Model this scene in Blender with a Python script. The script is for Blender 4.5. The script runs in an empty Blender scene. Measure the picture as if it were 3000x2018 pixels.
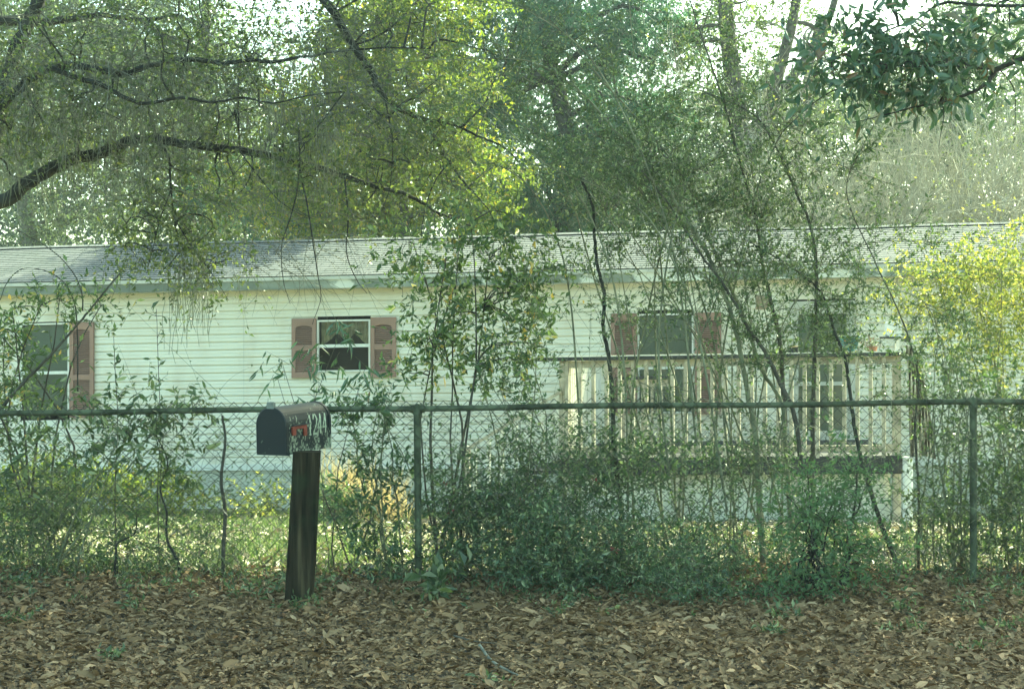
import bpy, math, random
import numpy as np
from mathutils import Vector
rng = np.random.default_rng(7); random.seed(7)
sc = bpy.context.scene
col = sc.collection
F, CX, HY, EYE = 4200.0, 1500.0, 1025.0, 1.39
# ------------------------------------------------------------ camera, sky, sun, exposure
cd = bpy.data.cameras.new('camera'); cam = bpy.data.objects.new('camera', cd); col.objects.link(cam)
cam.location = (0, 0, EYE); cam.rotation_euler = (math.pi/2, 0, 0)
cd.sensor_width = 36; cd.lens = F/3000*36; cd.shift_y = 16/3000; cd.clip_end = 500; cd.clip_start = 0.05
sc.camera = cam
SUN_EL, SUN_AZ = math.radians(43), math.radians(40)      # azimuth measured from +Y towards +X
w = bpy.data.worlds.new('World'); sc.world = w; w.use_nodes = True
nt = w.node_tree; bg = nt.nodes['Background']
sk = nt.nodes.new('ShaderNodeTexSky'); sk.sky_type = 'NISHITA'; sk.sun_disc = False
sk.sun_elevation = SUN_EL; sk.sun_rotation = SUN_AZ; sk.air_density = 1.0; sk.dust_density = 3.0; sk.ozone_density = 1.0
nt.links.new(sk.outputs[0], bg.inputs[0]); bg.inputs[1].default_value = 0.15
sd = bpy.data.lights.new('sun', 'SUN'); sd.energy = 3.6; sd.angle = math.radians(0.6); sd.color = (1, .95, .84)
so = bpy.data.objects.new('sun', sd); col.objects.link(so)
sdir = Vector((math.sin(SUN_AZ)*math.cos(SUN_EL), math.cos(SUN_AZ)*math.cos(SUN_EL), math.sin(SUN_EL)))
so.rotation_euler = sdir.to_track_quat('Z', 'Y').to_euler(); so.location = (8, 12, 20)
vs = sc.view_settings
vs.view_transform = 'Standard'; vs.look = 'None'; vs.gamma = 1; vs.exposure = 2.45
vs.use_white_balance = True; vs.white_balance_temperature = 7600; vs.white_balance_tint = -25
sc.render.engine = 'CYCLES'
sc.cycles.max_bounces = 6; sc.cycles.diffuse_bounces = 3; sc.cycles.transmission_bounces = 4; sc.cycles.transparent_max_bounces = 8

# ------------------------------------------------------------ helpers
def P(px, py, d): return np.array([(px-CX)/F*d, d, EYE+(HY-py)/F*d])
def PL(pts, d=None): return np.array([P(p[0], p[1], p[2] if len(p) > 2 else d) for p in pts])
def gz(x, y):
    x = np.asarray(x, float); y = np.asarray(y, float)
    t = np.clip((y-9.0)/10.5, 0, 1)
    z = -0.82*t - 0.35*np.clip((y-21)/30, 0, 1)
    z = z + .018*np.sin(x*1.7+y*.9)*np.sin(y*1.3-x*.6) + .012*np.sin(x*4.1+1)*np.sin(y*3.7)
    z = z + .05*np.exp(-((y-8.3)/.5)**2)*(.6+.4*np.sin(x*1.3))          # litter banked against the fence line
    return z
def unit(v): return v/np.maximum(np.linalg.norm(v, axis=-1, keepdims=True), 1e-9)
class MB:
    def __init__(s): s.v = []; s.t = []; s.q = []; s.tm = []; s.qm = []; s.n = 0; s.uvt = []
    def add(s, v, tris=None, quads=None, m=0):
        v = np.asarray(v, float).reshape(-1, 3)
        if tris is not None and len(tris): a = np.asarray(tris, int)+s.n; s.t.append(a); s.tm.append(np.full(len(a), m))
        if quads is not None and len(quads): a = np.asarray(quads, int)+s.n; s.q.append(a); s.qm.append(np.full(len(a), m))
        s.v.append(v); s.n += len(v); return s
    def tubes(s, Pn, R, sides=4, m=0, cap=False):
        Pn = np.asarray(Pn, float)
        if Pn.ndim == 2: Pn = Pn[None]
        M, K, _ = Pn.shape
        R = np.broadcast_to(np.asarray(R, float), (M, K))
        T = unit(np.gradient(Pn, axis=1))
        ref = np.where(np.abs(T[..., 2:3]) > .9, np.array([1., 0, 0]), np.array([0, 0, 1.]))
        mref = unit(ref.mean(axis=1, keepdims=True)+1e-6)*np.ones_like(T)
        A = unit(np.cross(T, mref)); B = np.cross(T, A)
        ang = np.arange(sides)*2*np.pi/sides
        V = Pn[:, :, None]+R[..., None, None]*(A[:, :, None]*np.cos(ang)[:, None]+B[:, :, None]*np.sin(ang)[:, None])
        k = np.arange(K-1)[:, None]; j = np.arange(sides)[None]
        f = np.stack([k*sides+j, k*sides+(j+1) % sides, (k+1)*sides+(j+1) % sides, (k+1)*sides+j], -1).reshape(-1, 4)
        f = (f[None]+(np.arange(M)*K*sides)[:, None, None]).reshape(-1, 4)
        s.add(V, quads=f, m=m)
        if cap and sides == 4:
            s.add(V[:, 0].reshape(-1, 3), quads=np.arange(4*M).reshape(M, 4)); s.add(V[:, -1].reshape(-1, 3), quads=np.arange(4*M).reshape(M, 4))
        return s
    def leaves(s, pos, d, n, l, wd, kind='q', curl=.12, m=0):
        pos = np.asarray(pos); M = len(pos); d = unit(d); n = unit(n-d*(n*d).sum(1, keepdims=True)); sd_ = np.cross(d, n)
        l = np.broadcast_to(l, (M,))[:, None]; wd = np.broadcast_to(wd, (M,))[:, None]; curl = np.broadcast_to(curl, (M,))[:, None]
        if kind == 'q':
            mid = pos+d*l*.45
            V = np.stack([pos, mid+sd_*wd*.5+n*wd*.18, pos+d*l-n*l*curl, mid-sd_*wd*.5+n*wd*.18], 1)
            f = np.array([[0, 2, 1], [0, 3, 2]]); nv = 4
        else:
            s1 = pos+d*l*.3; s2 = pos+d*l*.66-n*l*curl*.35; tp = pos+d*l*.97-n*l*curl
            u = n*wd*.2
            V = np.stack([pos, s1, s2, tp, s1+sd_*wd*.46+u, s1-sd_*wd*.46+u, s2+sd_*wd*.42+u, s2-sd_*wd*.42+u], 1)
            f = np.array([[0, 1, 4], [0, 5, 1], [1, 2, 6], [1, 6, 4], [1, 5, 7], [1, 7, 2], [2, 3, 6], [2, 7, 3]]); nv = 8
        s.add(V, tris=(f[None]+(np.arange(M)*nv)[:, None, None]).reshape(-1, 3), m=m); return s
    def box(s, c, e, m=0, bx=None):                       # centre, half extents, optional basis rows
        c = np.asarray(c, float); bx = np.eye(3) if bx is None else bx
        g = np.array([[x, y, z] for x in (-1, 1) for y in (-1, 1) for z in (-1, 1)], float)*np.asarray(e)
        V = c+g@bx
        return s.add(V, quads=[[0, 1, 3, 2], [4, 6, 7, 5], [0, 4, 5, 1], [2, 3, 7, 6], [0, 2, 6, 4], [1, 5, 7, 3]], m=m)
    def build(s, name, mats, parent=None, smooth=False, loc=None, uv=None):
        me = bpy.data.meshes.new(name)
        V = np.concatenate(s.v) if s.v else np.zeros((0, 3))
        if loc is not None: V = V-np.asarray(loc)
        T = np.concatenate(s.t) if s.t else np.zeros((0, 3), int); Q = np.concatenate(s.q) if s.q else np.zeros((0, 4), int)
        mi = np.concatenate([np.concatenate(s.tm) if s.tm else np.zeros(0, int), np.concatenate(s.qm) if s.qm else np.zeros(0, int)])
        lo = np.concatenate([T.ravel(), Q.ravel()]); np_ = len(T)+len(Q)
        me.vertices.add(len(V)); me.vertices.foreach_set('co', V.ravel())
        me.loops.add(len(lo)); me.loops.foreach_set('vertex_index', lo)
        me.polygons.add(np_)
        st = np.concatenate([np.arange(len(T))*3, len(T)*3+np.arange(len(Q))*4])
        me.polygons.foreach_set('loop_start', st)
        me.polygons.foreach_set('material_index', mi.astype(np.int32))
        me.polygons.foreach_set('use_smooth', np.full(np_, smooth))
        for m_ in (mats if isinstance(mats, (list, tuple)) else [mats]): me.materials.append(m_)
        if uv is not None:
            l = me.uv_layers.new(name='UVMap'); UV = np.asarray(uv)[lo]; l.data.foreach_set('uv', UV.ravel())
        me.update(calc_edges=True); me.validate()
        o = bpy.data.objects.new(name, me); col.objects.link(o)
        if loc is not None and parent is None: o.location = loc
        if parent is not None:
            o.parent = parent
        return o
def tag(o, label=None, cat=None, group=None, kind=None):
    if label: o['label'] = label
    if cat: o['category'] = cat
    if group: o['group'] = group
    if kind: o['kind'] = kind
    return o
def thing(name, loc, label, cat, group=None):
    o = bpy.data.objects.new(name, None); col.objects.link(o); o.location = loc; o.empty_display_size = .2
    return tag(o, label, cat, group)
def LB(mb, name, mats, root, smooth=False, uv=None, parent=None, label=None):     # build in world coordinates, store relative to the root
    o = mb.build(name, mats, parent=parent or root, smooth=smooth, loc=np.array(root.location), uv=uv)
    if label: o['label'] = label
    return o

# ------------------------------------------------------------ materials
def newmat(name):
    m = bpy.data.materials.new(name); m.use_nodes = True; t = m.node_tree
    return m, t, t.nodes['Principled BSDF'], t.nodes, t.links
def ramp(N, cols, pos=None):
    r = N.new('ShaderNodeValToRGB'); e = r.color_ramp.elements
    pos = pos or [i/(len(cols)-1) for i in range(len(cols))]
    while len(e) < len(cols): e.new(.5)
    for i, c in enumerate(cols): e[i].position = pos[i]; e[i].color = (*c, 1)
    return r
def plain(name, c, rough=.6, metal=0, var=.15, scale=6, bump=0, bscale=40, spec=.35):
    m, t, b, N, L = newmat(name)
    n = N.new('ShaderNodeTexNoise'); n.inputs['Scale'].default_value = scale; n.inputs['Detail'].default_value = 6
    g = N.new('ShaderNodeTexCoord'); L.new(g.outputs['Object'], n.inputs['Vector'])
    r = ramp(N, [tuple(x*(1-var) for x in c), tuple(min(1, x*(1+var)) for x in c)], [.35, .65])
    L.new(n.outputs['Fac'], r.inputs[0]); L.new(r.outputs[0], b.inputs['Base Color'])
    b.inputs['Roughness'].default_value = rough; b.inputs['Metallic'].default_value = metal; b.inputs['Specular IOR Level'].default_value = spec
    if bump:
        n2 = N.new('ShaderNodeTexNoise'); n2.inputs['Scale'].default_value = bscale; L.new(g.outputs['Object'], n2.inputs['Vector'])
        bp = N.new('ShaderNodeBump'); bp.inputs['Strength'].default_value = bump; bp.inputs['Distance'].default_value = .01
        L.new(n2.outputs['Fac'], bp.inputs['Height']); L.new(bp.outputs[0], b.inputs['Normal'])
    return m
def leafmat(name, cols, pos=None, trans=.4, rough=.45, gloss=.25, tcol=None):
    m, t, b, N, L = newmat(name)
    g = N.new('ShaderNodeNewGeometry'); r = ramp(N, cols, pos); L.new(g.outputs['Random Per Island'], r.inputs[0])
    L.new(r.outputs[0], b.inputs['Base Color']); b.inputs['Roughness'].default_value = rough; b.inputs['Specular IOR Level'].default_value = gloss
    tr = N.new('ShaderNodeBsdfTranslucent')
    mx = N.new('ShaderNodeMix'); mx.data_type = 'RGBA'; mx.blend_type = 'MULTIPLY'; mx.inputs['Factor'].default_value = 1
    L.new(r.outputs[0], mx.inputs['A']); mx.inputs['B'].default_value = (*(tcol or (1.15, 1.4, .8)), 1)
    L.new(mx.outputs['Result'], tr.inputs['Color'])
    ms = N.new('ShaderNodeMixShader'); ms.inputs[0].default_value = trans
    L.new(b.outputs[0], ms.inputs[1]); L.new(tr.outputs[0], ms.inputs[2]); L.new(ms.outputs[0], N['Material Output'].inputs['Surface'])
    return m
M = {}
M['bark'] = plain('grey_brown_bark', (.075, .07, .055), .9, var=.4, scale=12, bump=.6, bscale=60)
M['bark_dark'] = plain('dark_lichened_bark', (.035, .036, .03), .9, var=.5, scale=14, bump=.6, bscale=60)
M['bark_lichen'] = plain('lichen_grey_bark', (.14, .145, .115), .9, var=.4, scale=12, bump=.6, bscale=60)
M['bark_tan'] = plain('pale_tan_twigs', (.34, .33, .25), .85, var=.35, scale=5)
M['cane'] = plain('green_brown_canes', (.17, .18, .11), .6, var=.4, scale=8)
M['twig'] = plain('thin_twigs', (.085, .085, .055), .8, var=.4, scale=4)
M['lf_small'] = leafmat('small_green_leaves', [(.055, .085, .045), (.09, .13, .06), (.14, .175, .08), (.32, .35, .2)], [0, .35, .75, 1], trans=.35, rough=.35, gloss=.6)  # palest leaf tone stands in for glints
M['lf_hedge'] = leafmat('dark_hedge_leaves', [(.05, .088, .048), (.08, .13, .062), (.13, .18, .08), (.36, .40, .24)], [0, .4, .8, 1], trans=.32, rough=.35, gloss=.6)  # share of pale leaves imitates glint speckles on the hedge
M['lf_lime'] = leafmat('fresh_green_leaves', [(0.087, 0.146, 0.076), (0.123, 0.194, 0.096), (0.174, 0.247, 0.127)], trans=.35)
M['lf_oak'] = leafmat('oak_leaves', [(.06, .082, .04), (.095, .12, .05), (.15, .17, .06), (.32, .30, .12)], [0, .45, .85, 1], trans=.42, rough=.35, gloss=.5)
M['lf_yellow'] = leafmat('yellow_green_leaves', [(.11, .145, .035), (.2, .225, .05), (.34, .33, .08), (.6, .36, .09)], [0, .45, .93, 1], trans=.5)
M['lf_pale'] = leafmat('pale_shiny_leaves', [(.085, .115, .065), (.14, .17, .095), (.3, .33, .2)], trans=.36, rough=.3, gloss=.7)
M['lf_conifer'] = leafmat('blue_green_needles', [(.04, .095, .075), (.06, .125, .09), (.09, .165, .115)], trans=.35)
M['lf_laurel'] = leafmat('broad_dark_leaves', [(.05, .09, .06), (.08, .135, .085), (.13, .19, .12), (.2, .12, .07)], [0, .5, .95, 1], trans=.35, rough=.25, gloss=.7)
M['lf_sapling'] = leafmat('sapling_leaves_turning', [(.06, .095, .045), (.10, .145, .06), (.2, .25, .1), (.36, .40, .2), (.7, .42, .12)], [0, .4, .75, .93, 1], trans=.42, rough=.3, gloss=.6)  # orange is turning leaves; the pale tones before it imitate glints
M['lf_bright'] = leafmat('sunny_yellow_leaves', [(.12, .17, .06), (.2, .24, .08), (.42, .42, .14), (.7, .6, .2)], [0, .45, .85, 1], trans=.4, tcol=(1.2, 1.2, .7))
M['lf_moss'] = leafmat('grey_moss_strands', [(0.169, 0.182, 0.143), (0.260, 0.273, 0.208)], trans=.3)
M['lf_dead'] = leafmat('dead_brown_leaves', [(0.130, 0.078, 0.046), (0.221, 0.130, 0.065)], trans=.2)
M['lf_far'] = leafmat('far_woodland_leaves', [(.04, .065, .045), (.07, .10, .065), (.12, .15, .095)], trans=.2)
M['lf_red'] = leafmat('pinkish_red_flowers', [(.2, .04, .05), (.28, .06, .06)], trans=.2, tcol=(1.2, 1, 1))
M['litter'] = leafmat('brown_fallen_leaves', [(0.106, 0.070, 0.038), (0.188, 0.127, 0.066), (0.263, 0.182, 0.098), (0.388, 0.281, 0.165), (0.237, 0.121, 0.060)], [0, .4, .8, .985, 1], trans=.05, rough=.7, gloss=.2, tcol=(1.2, 1, .7))
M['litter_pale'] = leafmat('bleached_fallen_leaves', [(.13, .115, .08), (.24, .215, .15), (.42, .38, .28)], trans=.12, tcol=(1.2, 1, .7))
M['grass'] = leafmat('yellow_green_grass', [(.08, .12, .05), (.14, .18, .08), (.3, .3, .17)], trans=.35)
M['grass_dry'] = leafmat('dry_straw_grass', [(.38, .33, .2), (.55, .5, .34)], trans=.3, tcol=(1.2, 1, .7))

# ------------------------------------------------------------ ground
def ground():
    m, t, b, N, L = newmat('leaf_strewn_soil')
    g = N.new('ShaderNodeTexCoord'); n = N.new('ShaderNodeTexNoise'); n.inputs['Scale'].default_value = 22; n.inputs['Detail'].default_value = 8
    n3 = N.new('ShaderNodeTexNoise'); n3.inputs['Scale'].default_value = .9; n3.inputs['Detail'].default_value = 4
    L.new(g.outputs['Object'], n.inputs[0]); L.new(g.outputs['Object'], n3.inputs[0])
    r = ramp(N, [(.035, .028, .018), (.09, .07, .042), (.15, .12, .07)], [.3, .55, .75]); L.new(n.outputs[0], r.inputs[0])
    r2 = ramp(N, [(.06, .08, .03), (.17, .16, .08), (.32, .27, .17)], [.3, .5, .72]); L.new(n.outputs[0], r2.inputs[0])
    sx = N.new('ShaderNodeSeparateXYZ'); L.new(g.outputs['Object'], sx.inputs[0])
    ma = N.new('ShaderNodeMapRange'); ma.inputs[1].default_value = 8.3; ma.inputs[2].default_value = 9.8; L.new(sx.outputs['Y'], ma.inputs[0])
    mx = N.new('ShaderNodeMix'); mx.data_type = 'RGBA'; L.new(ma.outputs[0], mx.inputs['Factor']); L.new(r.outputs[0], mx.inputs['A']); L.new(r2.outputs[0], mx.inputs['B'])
    L.new(mx.outputs['Result'], b.inputs['Base Color']); b.inputs['Roughness'].default_value = .95
    bp = N.new('ShaderNodeBump'); bp.inputs['Strength'].default_value = .7; bp.inputs['Distance'].default_value = .04; L.new(n.outputs[0], bp.inputs['Height']); L.new(bp.outputs[0], b.inputs['Normal'])
    xs = np.unique(np.concatenate([np.linspace(-150, -12, 18), np.linspace(-12, 12, 121), np.linspace(12, 150, 18)]))
    ys = np.unique(np.concatenate([np.linspace(-60, 3, 12), np.linspace(3, 26, 116), np.linspace(26, 260, 30)]))
    X, Y = np.meshgrid(xs, ys, indexing='ij'); V = np.stack([X, Y, gz(X, Y)], -1).reshape(-1, 3)
    ny = len(ys); i, j = np.meshgrid(np.arange(len(xs)-1), np.arange(ny-1), indexing='ij'); a = (i*ny+j).ravel()
    mb = MB(); mb.add(V, quads=np.stack([a, a+ny, a+ny+1, a+1], 1))
    tag(mb.build('ground', m, smooth=True), kind='structure', label='ground of leaf litter and soil sloping down to the house')
ground()

# ------------------------------------------------------------ house frame
TH = math.radians(6.5)
U = np.array([math.cos(TH), -math.sin(TH), .016]); NN = np.array([-math.sin(TH), -math.cos(TH), 0.]); ZZ = np.array([0, 0, 1.])
O = P(1500, 1360, 19.5)
def H(u, v, n=0): return O+np.multiply.outer(u, U)+np.multiply.outer(v, ZZ)+np.multiply.outer(n, NN)
def hpx(px, py, n=0):
    d = np.array([(px-CX)/F, 1, (HY-py)/F]); A = np.stack([U, ZZ, -d], 1)
    s = np.linalg.solve(A, np.array([0, 0, EYE])-O-NN*n); return s[0], s[1]
HB = np.stack([unit(U), NN*-1, ZZ])          # basis rows (u, inward, up)
def hbox(mb, u0, u1, v0, v1, n0, n1, m=0):
    c = np.array([[u, v, n] for u in (u0, u1) for n in (n0, n1) for v in (v0, v1)], float)
    V = H(c[:, 0], c[:, 1], c[:, 2])
    return mb.add(V, quads=[[0, 1, 3, 2], [4, 6, 7, 5], [0, 4, 5, 1], [2, 3, 7, 6], [0, 2, 6, 4], [1, 5, 7, 3]], m=m)
def siding_mat():
    m, t, b, N, L = newmat('cream_vinyl_siding')
    g = N.new('ShaderNodeTexCoord'); mp = N.new('ShaderNodeMapping'); mp.inputs['Scale'].default_value = (.8, .8, .4); L.new(g.outputs['Object'], mp.inputs[0])
    n = N.new('ShaderNodeTexNoise'); n.inputs['Scale'].default_value = 3; n.inputs['Detail'].default_value = 7; L.new(mp.outputs[0], n.inputs[0])
    r = ramp(N, [(.62, .57, .45), (.71, .68, .57), (.74, .72, .61)], [.3, .48, .7]); L.new(n.outputs[0], r.inputs[0]); L.new(r.outputs[0], b.inputs['Base Color'])
    b.inputs['Roughness'].default_value = .5; return m
def roof_mat():
    m, t, b, N, L = newmat('grey_asphalt_shingles')
    uv = N.new('ShaderNodeUVMap'); br = N.new('ShaderNodeTexBrick'); L.new(uv.outputs[0], br.inputs['Vector'])
    br.inputs['Scale'].default_value = 1; br.inputs['Brick Width'].default_value = .305; br.inputs['Row Height'].default_value = .13; br.inputs['Mortar Size'].default_value = .006
    br.inputs['Color1'].default_value = (.125, .13, .135, 1); br.inputs['Color2'].default_value = (.15, .155, .16, 1); br.inputs['Mortar'].default_value = (.025, .028, .03, 1)
    n = N.new('ShaderNodeTexNoise'); n.inputs['Scale'].default_value = 1.3; n.inputs['Detail'].default_value = 8; L.new(uv.outputs[0], n.inputs[0])
    r = ramp(N, [(.72, .78, .74), (1.05, 1.05, 1.05)], [.3, .7]); L.new(n.outputs[0], r.inputs[0])
    mx = N.new('ShaderNodeMix'); mx.data_type = 'RGBA'; mx.blend_type = 'MULTIPLY'; mx.inputs['Factor'].default_value = 1
    L.new(br.outputs[0], mx.inputs['A']); L.new(r.outputs[0], mx.inputs['B']); L.new(mx.outputs['Result'], b.inputs['Base Color']); b.inputs['Roughness'].default_value = .95; b.inputs['Specular IOR Level'].default_value = .15
    return m
def fascia_mat():
    m, t, b, N, L = newmat('mildewed_white_fascia')
    g = N.new('ShaderNodeTexCoord'); mp = N.new('ShaderNodeMapping'); mp.inputs['Scale'].default_value = (1.1, 1, 2.2); L.new(g.outputs['Object'], mp.inputs[0])
    n = N.new('ShaderNodeTexNoise'); n.inputs['Scale'].default_value = 1.5; n.inputs['Detail'].default_value = 5; L.new(mp.outputs[0], n.inputs[0])
    sx = N.new('ShaderNodeSeparateXYZ'); L.new(g.outputs['Object'], sx.inputs[0])
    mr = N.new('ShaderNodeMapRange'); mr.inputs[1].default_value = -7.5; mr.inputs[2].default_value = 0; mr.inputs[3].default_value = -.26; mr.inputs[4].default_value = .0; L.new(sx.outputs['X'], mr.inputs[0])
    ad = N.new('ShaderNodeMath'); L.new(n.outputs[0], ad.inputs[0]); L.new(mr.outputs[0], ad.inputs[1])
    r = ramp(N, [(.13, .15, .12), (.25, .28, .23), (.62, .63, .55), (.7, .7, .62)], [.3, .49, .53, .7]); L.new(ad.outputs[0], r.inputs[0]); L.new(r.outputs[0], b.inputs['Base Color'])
    b.inputs['Roughness'].default_value = .6; return m
M['siding'] = siding_mat(); M['roof'] = roof_mat(); M['fascia'] = fascia_mat()
M['trim'] = plain('white_vinyl_trim', (.72, .72, .66), .45, var=.06)
M['trim_d'] = plain('weathered_off_white_trim', (.5, .5, .44), .6, var=.1)
M['skirt'] = plain('grey_skirting_panel', (.56, .57, .48), .7, var=.12, scale=2)
M['shutter'] = plain('faded_mauve_brown_plastic', (.29, .175, .135), .6, var=.1, scale=3)
M['shutter_gap'] = plain('dark_mauve_recess', (.05, .03, .027), .9)
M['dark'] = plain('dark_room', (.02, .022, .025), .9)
M['blind'] = plain('closed_grey_blind', (.24, .27, .22), .7, var=.08, scale=2)
M['curtain'] = plain('beige_curtain_fabric', (.36, .31, .2), .8, var=.35, scale=9)
def glassmat():
    m, t, b, N, L = newmat('window_glass')
    tr = N.new('ShaderNodeBsdfTransparent'); tr.inputs[0].default_value = (.75, .8, .78, 1); gl = N.new('ShaderNodeBsdfGlossy'); gl.inputs['Roughness'].default_value = .03
    fr = N.new('ShaderNodeFresnel'); fr.inputs[0].default_value = 1.5; mx = N.new('ShaderNodeMixShader')
    ad = N.new('ShaderNodeMath'); ad.inputs[1].default_value = -.01; L.new(fr.outputs[0], ad.inputs[0])
    L.new(ad.outputs[0], mx.inputs[0]); L.new(tr.outputs[0], mx.inputs[1]); L.new(gl.outputs[0], mx.inputs[2]); L.new(mx.outputs[0], N['Material Output'].inputs['Surface']); return m
M['glass'] = glassmat()
def house():
    root = thing('mobile_home', H(0, -.65, 0), 'long cream sided mobile home with grey shingle roof behind the fence', 'house')
    u0, u1 = -9.5, 11.0
    # openings (pixel boxes on the wall plane)
    wins = [('tall', 62, 205, 948, 1215), ('small', 930, 1086, 938, 1088), ('tall', 1868, 2032, 920, 1210)]
    door = (2312, 2506, 884, 1338)
    rects = []
    for k, a, b_, c, d in wins:
        ua, vt = hpx(a, c); ub, vb = hpx(b_, d); rects.append((ua, ub, vb, vt))
    ua, vt = hpx(door[0], door[2]); ub, vb = hpx(door[1], door[3]); dr = (ua, ub, vb, vt)
    holes = rects+[dr]
    vtop = 2.50; ch = .1067
    mb = MB(); v = 0.03; k = 0
    while v < vtop-1e-3:
        v2 = min(v+ch, vtop)
        cuts = [(h[0], h[1]) for h in holes if h[3] > v+.02 and h[2] < v2-.02]
        cuts.sort(); seg = []; s = u0
        for a, b_ in cuts: seg.append((s, a)); s = b_
        seg.append((s, u1))
        for a, b_ in seg:
            # lapped course: a recessed upper half and a proud lower half (double clapboard)
            pr = [(v, -.014), (v, .014), (v+ch*.45, .0075), (v+ch*.5, .011), (v2-.017, .0), (v2-.012, -.014), (v2, -.014)]
            q = np.array([H(x, y, n_) for y, n_ in pr for x in (a, b_)])
            mb.add(q, quads=[[i*2, i*2+1, i*2+3, i*2+2] for i in range(len(pr)-1)])
        v = v2; k += 1
    LB(mb, 'wall', M['siding'], root)
    # box behind: other walls, floor and ceiling so that the rooms are dark
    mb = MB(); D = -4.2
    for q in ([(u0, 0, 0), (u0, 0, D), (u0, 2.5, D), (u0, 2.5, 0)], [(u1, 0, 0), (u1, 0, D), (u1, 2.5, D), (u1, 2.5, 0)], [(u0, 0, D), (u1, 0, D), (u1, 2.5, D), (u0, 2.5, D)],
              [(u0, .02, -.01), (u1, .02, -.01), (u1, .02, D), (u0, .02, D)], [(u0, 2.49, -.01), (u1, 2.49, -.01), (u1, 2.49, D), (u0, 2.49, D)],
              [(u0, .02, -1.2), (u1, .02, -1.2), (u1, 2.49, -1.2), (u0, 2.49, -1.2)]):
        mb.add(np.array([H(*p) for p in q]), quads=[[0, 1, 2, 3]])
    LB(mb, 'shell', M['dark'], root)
    mb = MB(); hbox(mb, u0, u1, -.055, .03, .0, .022); LB(mb, 'bottom_trim', M['trim'], root)
    for us_ in (-7.4, -3.75, -.1, 3.55, 8.6):
        mb = MB(); hbox(mb, us_, us_+.004, .03, 2.44, .013, .0155); LB(mb, 'panel_seam', M['trim_d'], root)
    mb = MB(); hbox(mb, u0, u1, -.9, -.055, -.06, -.03)
    uu = u0
    while uu < u1: hbox(mb, uu, uu+.03, -.9, -.057, -.03, -.018); uu += .405
    LB(mb, 'skirting', M['skirt'], root)
    # roof: lapped shingle courses front and back
    mb = MB(); uv = []; nr = 19; e0, e1 = (.33, 2.66), (-2.1, 3.33)
    off = hpx(1500, 795, .33)[1]; rg = hpx(1500, 691, -2.1)[1]; e0 = (.33, off); e1 = (-2.1, rg)
    us = np.linspace(u0-.2, u1+.2, 60); sag = .004*np.sin(us*.8)+.003*np.sin(us*2.3)
    for sgn in (1, -1):
        for r_ in range(nr):
            t0, t1 = r_/nr, (r_+1)/nr
            for (ta, la), (tb, lb) in (((t0, .0), (t0, .007)), ((t0, .007), (t1, .0))):
                row = []
                for tt, lift in ((ta, la), (tb, lb)):
                    n_ = e0[0]+(e1[0]-e0[0])*tt; v_ = e0[1]+(e1[1]-e0[1])*tt+lift
                    if sgn < 0: n_ = -4.2-n_
                    row.append(H(us, v_+sag*tt, np.full(len(us), n_)))
                    uv.append(np.stack([us, np.full(len(us), (r_+.02 if tt == t0 else r_+.98)*.13)], 1))
                i = np.arange(len(us)-1); mb.add(np.concatenate(row), quads=np.stack([i, i+1, i+1+len(us), i+len(us)], 1))
    LB(mb, 'roof', M['roof'], root, uv=np.concatenate(uv))
    mb = MB(); rc = np.stack([H(us, rg+.012+sag, np.full(len(us), n_)) + np.array([0, 0, z]) for n_, z in ((-1.97, -.025), (-2.1, .012), (-2.23, -.025))])
    i = np.arange(len(us)-1); L_ = len(us); mb.add(rc.reshape(-1, 3), quads=np.concatenate([np.stack([i+k*L_, i+1+k*L_, i+1+(k+1)*L_, i+(k+1)*L_], 1) for k in (0, 1)]))
    LB(mb, 'ridge_cap', M['roof'], root, uv=np.tile(np.stack([us, us*0+.06], 1), (3, 1)))
    fb = hpx(1500, 833, .3)[1]
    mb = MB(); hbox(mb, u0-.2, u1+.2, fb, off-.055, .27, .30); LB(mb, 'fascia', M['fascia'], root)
    mb = MB(); hbox(mb, u0-.2, u1+.2, off-.055, off-.008, .285, .325); LB(mb, 'drip_edge', M['trim_d'], root)
    mb = MB(); hbox(mb, u0-.2, u1+.2, fb-.006, fb+.01, 0, .269); LB(mb, 'soffit', M['trim_d'], root)
    # windows
    for (kind, *_), (a, b_, lo, hi) in zip(wins, rects):
        fr = .024; mb = MB()
        hbox(mb, a, b_, hi-fr, hi, -.02, .03); hbox(mb, a, b_, lo, lo+fr, -.02, .035)
        hbox(mb, a, a+fr, lo+fr, hi-fr, -.02, .03); hbox(mb, b_-fr, b_, lo+fr, hi-fr, -.02, .03)
        wf = LB(mb, 'window', M['trim'], root)
        mid = lo+(hi-lo)*(.5 if kind == 'small' else .46)
        mb = MB(); hbox(mb, a+fr, b_-fr, mid-.022, mid+.022, -.01, .018); s = LB(mb, 'meeting_rail', M['trim'], root, parent=wf); s.location = (0, 0, 0)
        mb = MB(); mb.add(np.array([H(*p) for p in ((a+fr, lo+fr, -.005), (b_-fr, lo+fr, -.005), (b_-fr, hi-fr, -.005), (a+fr, hi-fr, -.005))]), quads=[[0, 1, 2, 3]])
        LB(mb, 'pane', M['glass'], root, parent=wf)
        mb = MB()
        if kind == 'tall':
            nsl = 34
            for i in range(nsl):
                z0 = lo+.03+(hi-lo-.06)*i/nsl; z1 = lo+.03+(hi-lo-.06)*(i+1)/nsl
                mb.add(np.array([H(a+fr, z0, -.045), H(b_-fr, z0, -.045), H(b_-fr, z1, -.055), H(a+fr, z1, -.055)]), quads=[[0, 1, 2, 3]])
            LB(mb, 'blind', M['blind'], root, parent=wf)
        else:
            n_ = 40; uu = np.linspace(a+.04, b_-.04, n_); f = (uu-a)/(b_-a)
            bot = hi-.17-.10*np.abs(np.sin(f*9))-.25*(np.abs(f-.5)*2)**5
            wav = -.06+.012*np.sin(f*70)
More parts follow.
